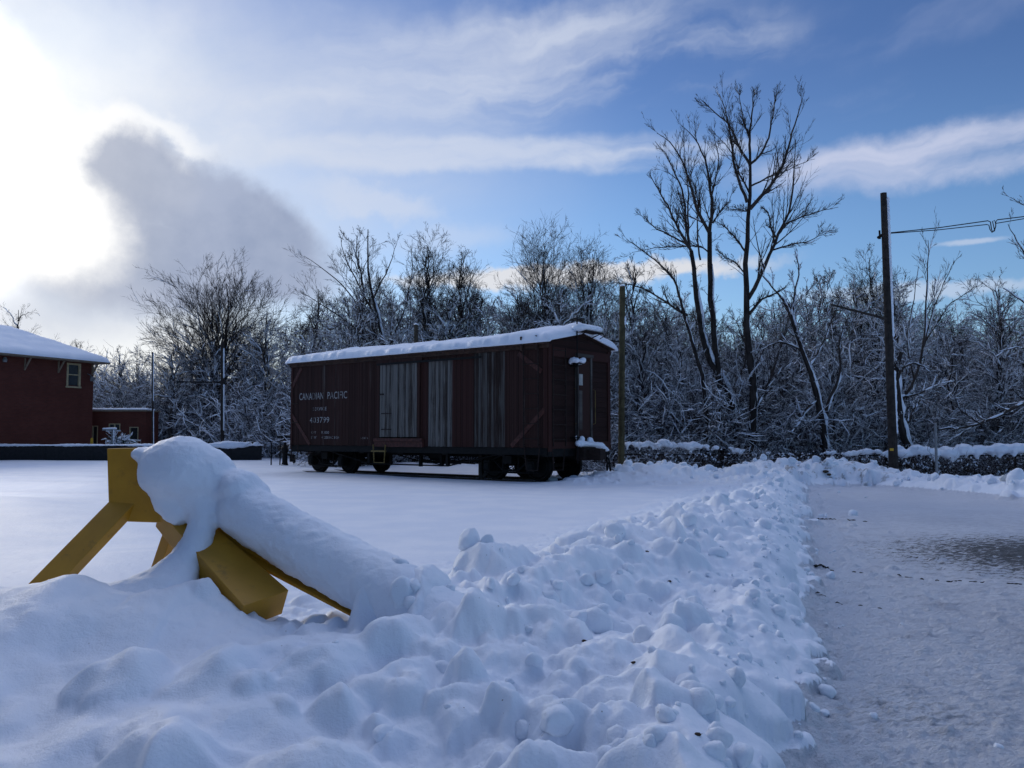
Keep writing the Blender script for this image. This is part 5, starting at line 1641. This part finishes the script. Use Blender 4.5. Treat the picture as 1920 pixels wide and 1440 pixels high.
# span wires with the splice loop
wr_ = empty('span_wire', at(1664, 437, D - .1), 0, 'pair of thin dark wires with a hanging loop, strung right from the tallest pole', 'wire')
wo = np.array(wr_.location[:])
def wirepts(seq): return [at(px, py, D - .1 - (px - 1664) * .006) - wo for px, py in seq]
MB().tube(wirepts([(1664, 437), (1760, 427), (1852, 414), (1857, 416), (1859, 430), (1861, 434), (1865, 431), (1867, 424), (1867, 416), (1870, 412), (1920, 406), (2150, 376)]), .016, 5).build('wire', M['wire'], wr_)
MB().tube(wirepts([(1664, 438), (1760, 431), (1850, 421), (1854, 422), (1856, 430), (1860, 436), (1865, 433), (1863, 424), (1861, 415), (1865, 413), (1866, 419), (1920, 410), (2150, 382)]), .014, 5).build('wire', M['wire'], wr_)
# short pole right of the boxcar
p2, pts2, off2 = pole(1164.5, 880, 1167, 537, 27.2, .105, .09, 'short olive brown utility pole standing right beside the boxcar', M['polegreen'], gaps=((5.05, 5.3),), seed=6)
MB().lathe(pts2[-1], (0, 0, 1), [(0, .09), (.03, .085), (.05, .03)], 10).build('snow', M['snow'], p2)
a_ = at(1166, 641, 27.1) - off2; MB().tube([a_, a_ + np.array((-.42, .1, .06))], .022, 6).build('bracket', M['iron'], p2)
# pole stub behind the boxcar roof
p3, pts3, off3 = pole(780, 860, 780, 609, 36, .10, .085, 'top of a wooden utility pole showing above the boxcar roof', M['pole'])
MB().lathe(pts3[-1], (0, 0, 1), [(0, .10), (.04, .09), (.07, .03)], 10).build('snow', M['snow'], p3)
# left poles
pole(287, 830, 286, 660, 47, .055, .045, 'thin pole lined with snow, left of the other background pole', M['poledark'], gaps=((.6, 2.9), (3.4, 6.0)), seed=8)
p5_, pts5, off5 = pole(417, 845, 417, 640, 47.5, .10, .085, 'dark utility pole with a long bare side arm, in front of the round-crowned tree', M['poledark'], gaps=((1.8, 4.3), (4.7, 6.3)), seed=9)
MB().tube([at(414, 717, 47.4) - off5, at(332, 716, 47.0) - off5], .035, 6).build('arm', M['iron'], p5_)

# galvanised post at the right
q = at(1757, 893, 25.9)
po = empty('metal_post', (q[0], q[1], 0), 0, 'plain grey galvanised post in front of the fence at the right', 'post')
MB().tube([(0, 0, -.2), (-.01, 0, at(1757, 795, 25.9)[2])], .04, 12).build('tube', M['galv'], po)
MB().lathe((-.01, 0, at(1757, 795, 25.9)[2]), (0, 0, 1), [(0, .045), (.02, .045), (.035, .01)], 12).build('cap', M['galv'], po)
# yellow bollard by the annex
q = at(172, 826, 47.5); bo = empty('bollard', (q[0], q[1], .1), 0, 'yellow bollard against the corner of the brick building', 'bollard')
MB().lathe((0, 0, -.2), (0, 0, 1), [(0, .07), (1.35, .07), (1.41, .05), (1.43, .01)], 14).build('tube', M['bollard'], bo)
# yellow cross board behind the wall
q = at(447, 836, 46); yb = empty('barrier', (q[0], q[1], 0), R(6), 'small yellow barrier board behind the snow capped end of the low wall', 'barrier')
zz = float(q[2]); MB().box(-.42, .40, -.02, .02, zz - .06, zz + .09).build('board', M['bollard'], yb)
for x in (-.3, .28): MB().box(x - .03, x + .03, .021, .06, -.2, zz + .05).build('leg', M['bollard'], yb)
# hand railing by the annex
q0, q1 = at(231, 823, 48), at(264, 826, 48); hr = empty('hand_railing', (q0[0], q0[1], 0), 0, 'low snow topped white railing in front of the annex door', 'railing')
dd = q1 - q0
MB().tube([(0, 0, q0[2]), (dd[0], 0, q1[2])], .035, 6).build('rail', M['white_paint'], hr)
for i in range(7): MB().tube([(dd[0] * i / 6, 0, -.1), (dd[0] * i / 6, 0, q0[2])], .014, 5).build('baluster', M['galv'], hr)
# snowy bush in front of the annex
q = at(222, 834, 46.8); bu = empty('snowy_bush', (q[0], q[1], .1), 0, 'low evergreen bush laden with snow in front of the annex window', 'bush')
rg = np.random.default_rng(17); nb = 420
P = np.stack([rg.normal(0, .22, nb), rg.normal(0, .2, nb), rg.uniform(0, 1.15, nb)], -1)
p, r = march(rg, P, np.stack([rg.normal(0, .8, nb), rg.normal(0, .8, nb), rg.uniform(.2, 1, nb)], -1), rg.uniform(.3, .75, nb), np.full(nb, .018), np.full(nb, .008), 4, .15, -.05)
w, sn = Bag(), Bag(); w.tub(p, r, 4); snow_on(rg, sn, p, r, .8, .035, 9, 12, k=5)
link('branches', w.mesh('branches', M['needle']), bu); link('branch_snow', sn.mesh('branch_snow', M['snow']), bu)
# hooded snow-capped post standing in the bush
hp = empty('sign_post', (q[0] + .02, q[1] - .7, .1), 0, 'snow caked post with a flat top board among the bush branches', 'post')
MB().box(-.07, .07, -.05, .05, -.2, 1.62).build('post', M['galv'], hp); MB().box(-.55, .16, -.08, .08, 1.62, 1.68).build('board', M['galv'], hp)
blob_snow('board_snow', chain([(-.5, 0, 1.72), (.1, 0, 1.73)], [(.08, .1, .05), (.1, .1, .06)], 7) + chain([(.06, -.05, .55), (.06, -.05, 1.6)], [(.05, .05, .08), (.05, .05, .08)], 7), hp, .025, 3, .02)
# white drain marker and snow covered stump at the right edge
q = at(1883, 895, 20.8); mk = empty('marker', (q[0], q[1], q[2] - .1), 0, 'small white marker tilted beside a rounded snow lump at the right edge', 'marker')
MB().add([(-.08, 0, 0), (.08, 0, 0), (.08, 0, .16), (-.02, 0, .16), (-.08, .03, .06)] + [(-.08, .05, 0), (.08, .05, 0), (.08, .05, .16), (-.02, .05, .16), (-.08, .08, .06)],
         [[0, 1, 2, 3, 4], [9, 8, 7, 6, 5], [0, 5, 6, 1], [1, 6, 7, 2], [2, 7, 8, 3], [3, 8, 9, 4], [4, 9, 5, 0]]).build('panel', M['white_paint'], mk)
q = at(1904, 905, 20.6); lu = empty('stump', (q[0], q[1], q[2] - .25), 0, 'rounded stump under a thick cap of snow at the right edge', 'stump')
MB().lathe((.05, 0, 0), (0, 0, 1), [(0, .17), (.2, .15), (.32, .13)], 12).build('wood', M['poledark'], lu)
blob_snow('snow', [((0, 0, .30), (.20, .2, .26)), ((.07, 0, .46), (.13, .14, .14)), ((.12, 0, .2), (.25, .2, .15))], lu, .02, 6, .03, .2)

# switch stand and chain posts left of the boxcar
q = at(534, 866, 36.5); ss = empty('switch_stand', (q[0], q[1], .1), 0, 'dark iron switch stand on the snow left of the boxcar', 'switch stand')
zt2 = at(534, 816, 36.5)[2] - .1
MB().box(-.24, .24, -.16, .16, -.05, .10).build('base', M['iron'], ss, bevel=.01)
MB().lathe((0, 0, .10), (0, 0, 1), [(0, .15), (.15, .11), (.5, .10), (.62, .16), (.75, .16), (.85, .06), (zt2 - .2, .05), (zt2 - .1, .12)], 14).build('column', M['iron'], ss)
MB().box(-.33, .22, -.04, .04, zt2 - .12, zt2 - .03).tube([(0, 0, .6), (.34, 0, .5), (.42, 0, .25), (.36, 0, .2)], .05, 8).box(.22, .44, -.07, .07, .25, .55).build('lever', M['iron'], ss)
for px, py0, py1, lab in ((508.5, 862, 830, 'thin dark stake just left of the switch stand'), (525, 864, 828, 'thin dark stake touching the switch stand'), (416.5, 0, 0, None)):
    if not lab: continue
    q = at(px, py0, 36.8); st = empty('stake', (q[0], q[1], .1), 0, lab, 'stake', 'stakes by the switch stand')
    MB().tube([(0, 0, -.1), (0, 0, at(px, py1, 36.8)[2] - .1)], .028, 8).build('rod', M['iron'], st)
q = at(517, 862, 36.8); cb = empty('wooden_block', (q[0], q[1], .14), 0, 'small dark block lying on the snow between the two stakes', 'block')
MB().box(-.10, .10, -.06, .06, -.03, .06).build('block', M['poledark'], cb, bevel=.01)

# unseen brick house, added left of the camera to shade the foreground
sh = empty('shade_house', (-9.6, -6.5, 0), 0, 'brick house with a snowy roof, added unseen at the left to shade the foreground', 'building')
MB().box(0, 5.2, 0, .3, -.2, 4.4).box(0, 5.2, 9.3, 9.6, -.2, 4.4).box(0, .3, .3, 9.3, -.2, 4.4).box(4.9, 5.2, .3, 2.6, -.2, 4.4).box(4.9, 5.2, 3.9, 9.3, -.2, 4.4).box(4.9, 5.2, 2.6, 3.9, -.2, 1.0).box(4.9, 5.2, 2.6, 3.9, 2.6, 4.4).build('wall', M['brick'], sh)
wn = MB().box(5.0, 5.24, 2.55, 2.65, .95, 2.65).box(5.0, 5.24, 3.85, 3.95, .95, 2.65).box(5.0, 5.24, 2.65, 3.85, 2.55, 2.65).box(5.0, 5.24, 2.65, 3.85, .95, 1.03).box(5.0, 5.22, 3.22, 3.28, 1.03, 2.55).build('window', M['cream'], sh)
MB().box(5.05, 5.08, 2.6, 3.9, 1.0, 2.6).build('pane', M['glass'], wn)
MB().add([(-.4, -.4, 4.41), (5.5, -.4, 4.41), (5.5, 10, 4.41), (-.4, 10, 4.41), (2.6, 2.4, 5.9), (2.6, 7.2, 5.9)], [[3, 2, 1, 0], [0, 1, 4], [1, 2, 5, 4], [2, 3, 5], [3, 0, 4, 5]]).build('roof', M['soffit'], sh)
MB().add([(-.45, -.45, 4.43), (5.55, -.45, 4.43), (5.55, 10.05, 4.43), (-.45, 10.05, 4.43), (-.4, -.4, 4.62), (5.5, -.4, 4.62), (5.5, 10, 4.62), (-.4, 10, 4.62), (2.6, 2.4, 6.1), (2.6, 7.2, 6.1)],
         [[0, 1, 5, 4], [1, 2, 6, 5], [2, 3, 7, 6], [3, 0, 4, 7], [4, 5, 8], [5, 6, 9, 8], [6, 7, 9], [7, 4, 8, 9]]).build('roof_snow', M['snow'], sh, bevel=.05)
# two spruces added out of view at the left to shade the foreground
def spruce(seed, x, y, H, Rr, label):
    rg = np.random.default_rng(seed); root = empty('shade_spruce', (x, y, .1), 0, label, 'tree')
    tr, br, sn = Bag(), Bag(), Bag()
    t = np.linspace(0, 1, 8)[:, None]; tr.tub((np.array((0, 0, -.3)) + t * np.array((0, 0, H + .3)))[None], (.17 * (1.03 - t[:, 0]))[None], 8)
    m = 420; z = H * (.06 + .92 * rg.random(m) ** .9); a = rg.uniform(0, 6.28, m); L = Rr * (1 - z / H) ** .8 * rg.uniform(.7, 1.1, m) + .15
    D = np.stack([np.cos(a), np.sin(a), np.full(m, -.12)], -1); P = np.stack([z * 0, z * 0, z], -1)
    p, r = march(rg, P, D, L, np.full(m, .022), np.full(m, .006), 5, .05, -.03); br.tub(p, r, 4)
    snow_on(rg, sn, p, r, .7, .05, 90, 99, k=5)
    P2, D2, r2, t2, par = spawn(rg, p, r, 26, .15, 1.0, .8); n2 = len(P2)
    p2, q2 = march(rg, P2, D2, rg.uniform(.12, .42, n2), np.full(n2, .018), np.full(n2, .012), 2, .1, -.03); br.tub(p2, q2, 3)
    snow_on(rg, sn, p2, q2, .35, .02, 90, 99, k=3)
    link('trunk', tr.mesh('trunk', M['bark']), root); link('needles', br.mesh('needles', M['needle']), root); link('branch_snow', sn.mesh('branch_snow', M['snow']), root)


spruce(71, -11.6, 13.2, 10.5, 2.9, 'tall dark spruce dusted with snow, the farther of two added out of view for shade')
spruce(72, -9.6, 8.6, 9.0, 2.7, 'shorter snow-dusted spruce, the nearer of two added out of view for shade')

# dark transverse joints scraped clean across the road
rj = empty('road_joints', (0, 0, 0)); tag(rj, 'thin dark joints and grit marks showing through the packed road snow', kind='structure')
rg = np.random.default_rng(33)
for (xa, ya, xb, yb, dens, wid) in ((1505, 1063, 1562, 1070, .95, .022), (1562, 1070, 1930, 1096, .42, .012), (1500, 971, 1560, 973, .9, .03), (1560, 973, 1625, 975, .4, .018), (1512, 954, 1550, 955, .8, .022), (1500, 1118, 1660, 1140, .45, .009)):
    n = int((xb - xa) / 7)
    for i in range(n):
        if rg.random() > dens: continue
        mb = MB(); pts_ = []
        for k in range(3):
            px = xa + (xb - xa) * (i + k * .55) / n; py = ya + (yb - ya) * (i + k * .5) / n + rg.normal(0, .25)
            d = raydir(px, py); kk = -(CAMZ - .015) / d[2]; x, y = d[0] * kk, d[1] * kk
            pts_.append((x, y, ground_z(x, y) + .004))
        if max(p_[2] for p_ in pts_) > .075: continue
        mb.tube(pts_, [wid * .3, wid * rg.uniform(.5, 1), wid * .3], 5).build('joint', M['black'], rj)
# twigs and dirt specks stuck in the banks
sp_specs = ((1213, 1034), (1255, 1090), (1095, 1202), (1308, 1377), (1188, 1242), (1548, 884), (1556, 890))
for i, (px, py) in enumerate(sp_specs):
    d = raydir(px, py); t = .5
    while t < 40:
        x, y, z = d[0] * t, d[1] * t, CAMZ + d[2] * t
        if ground_z(x, y) > z: break
        t += .02
    s = .007 + .0006 * t * (3.5 if i >= 5 else 1)
    root = empty('dirt_clod', (x, y, z), 0, None, 'clod', 'dark dirt clods in the snow banks')
    root['label'] = 'dark bit of dirt stuck in the plowed snow bank'
    v, f = ico((0, 0, 0), (s * 1.4, s, s * .7), 2, .5, 2, i); mb = MB(); mb.add(v, f); mb.tube([(-s, 0, 0), (0, -.3 * s, .5 * s), (s * 2.2, 0, .2 * s)], [s * .12, s * .1, s * .06], 5)
    mb.build('clod', M['leaf'], root)

# ------------------------------------------------------------------ sky and light
SUN_AZ, SUN_EL = -40.0, 19.0
w = bpy.data.worlds.new('World'); SC.world = w; w.use_nodes = True
g = G(w.node_tree)
tc = S(g.nt, g.node('ShaderNodeTexCoord').outputs['Generated'])
x, y, z = g.xyz(tc)
az = x.atan2(y) * (180 / math.pi); el = z.clamp().asin() * (180 / math.pi)
sky = g.node('ShaderNodeTexSky'); sky.sky_type = 'NISHITA'; sky.sun_disc = False
sky.sun_elevation = R(SUN_EL); sky.sun_rotation = R(SUN_AZ); sky.altitude = 200; sky.air_density = 1.0; sky.dust_density = .6; sky.ozone_density = 1.6
skyc = S(g.nt, sky.outputs[0])
hs = g.node('ShaderNodeHueSaturation'); g.nt.links.new(skyc.k, hs.inputs['Color']); hs.inputs['Saturation'].default_value = SKY_SAT; hs.inputs['Value'].default_value = SKY_VAL
col = S(g.nt, hs.outputs[0])
mu = g.node('ShaderNodeMix', data_type='RGBA'); mu.blend_type = 'MULTIPLY'; mu.inputs[0].default_value = 1
g.put(mu.inputs[6], col); g.put(mu.inputs[7], g.mix(el.ss(12, 25), (.90, 1.13, 1.46), (.69, .85, 1.23)))
col = S(g.nt, mu.outputs[2])
K = 10.0
v3 = g.vec(az * .1, el * .1, 0.0)
wx = (g.noise(v3, 1.1, 5, .55) - .5); wy = (g.noise(g.vec(az * .1 + 7.3, el * .1, 3.1), 1.1, 5, .55) - .5)
fx = (g.noise(v3, 4.5, 6, .6) - .5); fy = (g.noise(g.vec(az * .1 + 17.3, el * .1, 9.1), 4.5, 6, .6) - .5)


def ell(px, py, rx, ry, rot=0.0, warp=3.0, fine=1.5):
    """1 at the centre, 0 at the rim of an ellipse given in picture-like degrees of azimuth and elevation"""
    a, e = azel(px, py); c, s = math.cos(R(rot)), math.sin(R(rot))
    da = az + wx * warp + fx * fine - a; de = el + wy * warp + fy * fine - e
    u = (da * c + de * s) / (rx / 28.0); v = (de * c - da * s) / (ry / 28.0)
    return 1.0 - (u * u + v * v).sqrt()


# high thin cirrus drawn out along rising lines
def streak(rot, sx, sy, sc, seed, det=7, rough=.62):
    c, s = math.cos(R(rot)), math.sin(R(rot))
    u = az * c + el * s; v = el * c - az * s
    return g.noise(g.vec(u * sx + wx * .5 + seed, v * sy + wy * .9, seed), sc, det, rough)


s1 = streak(9, .035, .17, 1.5, 3.0, 5, .52); s2 = streak(2, .03, .18, 1.6, 8.0, 5, .52); s3 = streak(14, .05, .16, 2.2, 5.0)
veil = g.noise(v3, .9, 5, .6)
CW = tuple(c * K for c in (.70, .76, .90)); CWARM = tuple(c * K for c in (.86, .84, .84))


def layer(col, f, c): return g.mix(f.clamp(), col, c)


# veil over the left half
col = layer(col, ell(330, 260, 900, 420, 0, 4, 1).ss(0, .75) * (.42 + s3 * .5), tuple(c * K for c in (.60, .68, .85)))
# cirrus bands
col = layer(col, ell(960, 100, 640, 125, 4, 5, 2).ss(0, .75) * s1.ss(.30, .70) * .80, CW)
col = layer(col, ell(700, 215, 620, 80, 8, 5, 2).ss(0, .6) * s1.ss(.30, .70) * .74, CW)
col = layer(col, ell(820, 290, 560, 42, 3, 2.5, 1).ss(0, .5) * s2.ss(.30, .6) * .72, CW)
col = layer(col, ell(1210, 290, 260, 28, 2, 2.5, 1).ss(0, .5) * s2.ss(.3, .55) * .6, CW)
col = layer(col, ell(1290, 110, 250, 60, 12, 3, 2).ss(0, .6) * s1.ss(.34, .6) * .62, CW)
col = layer(col, ell(1780, 285, 420, 60, 1, 2.2, 1.5).ss(0, .55) * s2.ss(.25, .58) * .85, tuple(c * K for c in (.66, .70, .88)))
col = layer(col, ell(1720, 190, 330, 55, 4, 3, 2).ss(0, .8) * s1.ss(.45, .7) * .35, tuple(c * K for c in (.48, .55, .78)))
col = layer(col, ell(1700, 40, 420, 60, 4, 3, 2).ss(0, .8) * s1.ss(.45, .7) * .18, tuple(c * K for c in (.48, .55, .78)))
col = layer(col, ell(700, 380, 170, 42, -8, 3, 3).ss(0, .7) * .55, CW)
col = layer(col, ell(1060, 520, 460, 26, 2, 1.5, 2.5).ss(0, .5) * s2.ss(.3, .5) * .85, CWARM)
col = layer(col, ell(1730, 545, 260, 20, 0, 1, 2).ss(0, .6) * .5, CW)
col = layer(col, ell(1820, 452, 70, 7, 0, .5, .5).ss(0, .7) * .5, CW)
col = layer(col, ell(850, 450, 160, 40, 4, 2, 2).ss(0, .8) * .30, CW)
# bright white glare of the hidden sun through cloud
lump = g.noise(g.vec(az * .13, el * .16, 5.0), 1.0, 6, .55)
white_c = g.mix(lump.ss(.32, .68), tuple(c * K for c in (.74, .82, .95)), tuple(c * K for c in (1.02, 1.02, 1.01)))
col = layer(col, ell(-80, 330, 700, 620, -6, 3.5, 2.0).ss(.0, .85) * .93, white_c)
col = layer(col, ell(20, 310, 240, 230, 0, 3.5, 3.0).ss(.0, .9) * .75, tuple(c * K for c in (1.5, 1.48, 1.42)))
col = layer(col, ell(-430, 300, 420, 420, -6, 3.5, 1.5).ss(.0, .5) * .95, tuple(c * K for c in (5.0, 4.8, 4.4)))
col = layer(col, ell(60, 90, 340, 150, 8, 4, 2).ss(0, .9) * .55, tuple(c * K for c in (1.05, 1.10, 1.16)))
# low white behind the trees at the left
col = layer(col, ell(120, 660, 560, 130, -2, 3, 1).ss(0, .7) * .85, tuple(c * K for c in (1.0, 1.0, 1.0)))
# grey cumulus body
d1 = ell(262, 345, 120, 118, 0, 1.6, 2.2); d2 = ell(425, 418, 235, 108, -24, 2.2, 2.2); d3 = ell(470, 500, 190, 90, -8, 2.2, 1.6); d4 = ell(310, 505, 300, 105, 0, 2.4, 1.6); d5 = ell(240, 300, 62, 62, 0, 1.2, 1.8)
body = d1.max(d2).max(d3).max(d4).max(d5)
halo = ell(330, 470, 430, 190, -10, 2.5, 2.0).max(ell(120, 560, 330, 110, 0, 2.5, 2.0))
col = layer(col, halo.ss(0, .8) * .62, tuple(c * K for c in (.60, .66, .79)))
rim = ell(232, 282, 80, 68, 0, 1.4, 2.2).max(ell(150, 400, 120, 160, 0, 2, 2)).max(ell(300, 330, 100, 62, -30, 1.6, 2.0))
col = layer(col, rim.ss(0, .4) * .9, tuple(c * K for c in (1.15, 1.15, 1.15)))
shade = g.mix(g.noise(v3, 2.2, 5, .55).ss(.3, .7), tuple(c * K for c in (.31, .375, .54)), tuple(c * K for c in (.42, .48, .64)))
left_light = az.ss(azel(430, 400)[0], azel(150, 400)[0])
shade = g.mix((left_light * .42).clamp(), shade, tuple(c * K for c in (.66, .68, .74)))
col = layer(col, body.ss(.0, .45) * .92, shade)
band = d1.max(d5).max(d2).ss(-.22, -.02) * d1.max(d5).max(d2).ss(.26, .04) * ell(215, 290, 190, 120, 0, 1, 1).ss(0, .5)
col = layer(col, band * .9, tuple(c * K for c in (1.1, 1.1, 1.1)))
# white cumulus left of it, in front
col = layer(col, ell(60, 400, 190, 130, -20, 2.5, 2.2).ss(.0, .55) * .9, tuple(c * K for c in (1.35, 1.33, 1.28)))
# bright cloud overhead, out of view, added to throw more light on the snow
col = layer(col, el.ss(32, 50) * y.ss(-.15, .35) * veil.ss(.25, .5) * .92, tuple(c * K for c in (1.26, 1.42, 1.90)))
# sky at the back of the photographer: some neutral cloud
col = layer(col, (y * -1.0).ss(-.2, .5) * veil.ss(.35, .65) * .3, tuple(c * K for c in (.20, .24, .34)))
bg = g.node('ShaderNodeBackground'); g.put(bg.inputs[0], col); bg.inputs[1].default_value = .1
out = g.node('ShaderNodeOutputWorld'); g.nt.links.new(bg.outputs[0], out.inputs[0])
w.cycles.sampling_method = 'MANUAL'; w.cycles.sample_map_resolution = 1024

ld = bpy.data.lights.new('sun', 'SUN'); ld.energy = SUN_E; ld.angle = R(SUN_ANG); ld.color = (1, .93, .84)
lo = bpy.data.objects.new('sun', ld); C.objects.link(lo)
dv = Vector((math.sin(R(SUN_AZ)) * math.cos(R(SUN_EL)), math.cos(R(SUN_AZ)) * math.cos(R(SUN_EL)), math.sin(R(SUN_EL))))
lo.rotation_euler = dv.to_track_quat('Z', 'Y').to_euler(); lo.location = (-20, 20, 30)

SC.view_settings.view_transform = 'Standard'; SC.view_settings.look = 'None'; SC.view_settings.gamma = 1
SC.view_settings.exposure = EXPO
SC.render.engine = 'CYCLES'
SC.cycles.max_bounces = 5; SC.cycles.diffuse_bounces = 3; SC.cycles.glossy_bounces = 2; SC.cycles.transmission_bounces = 2
SC.cycles.use_adaptive_sampling = True
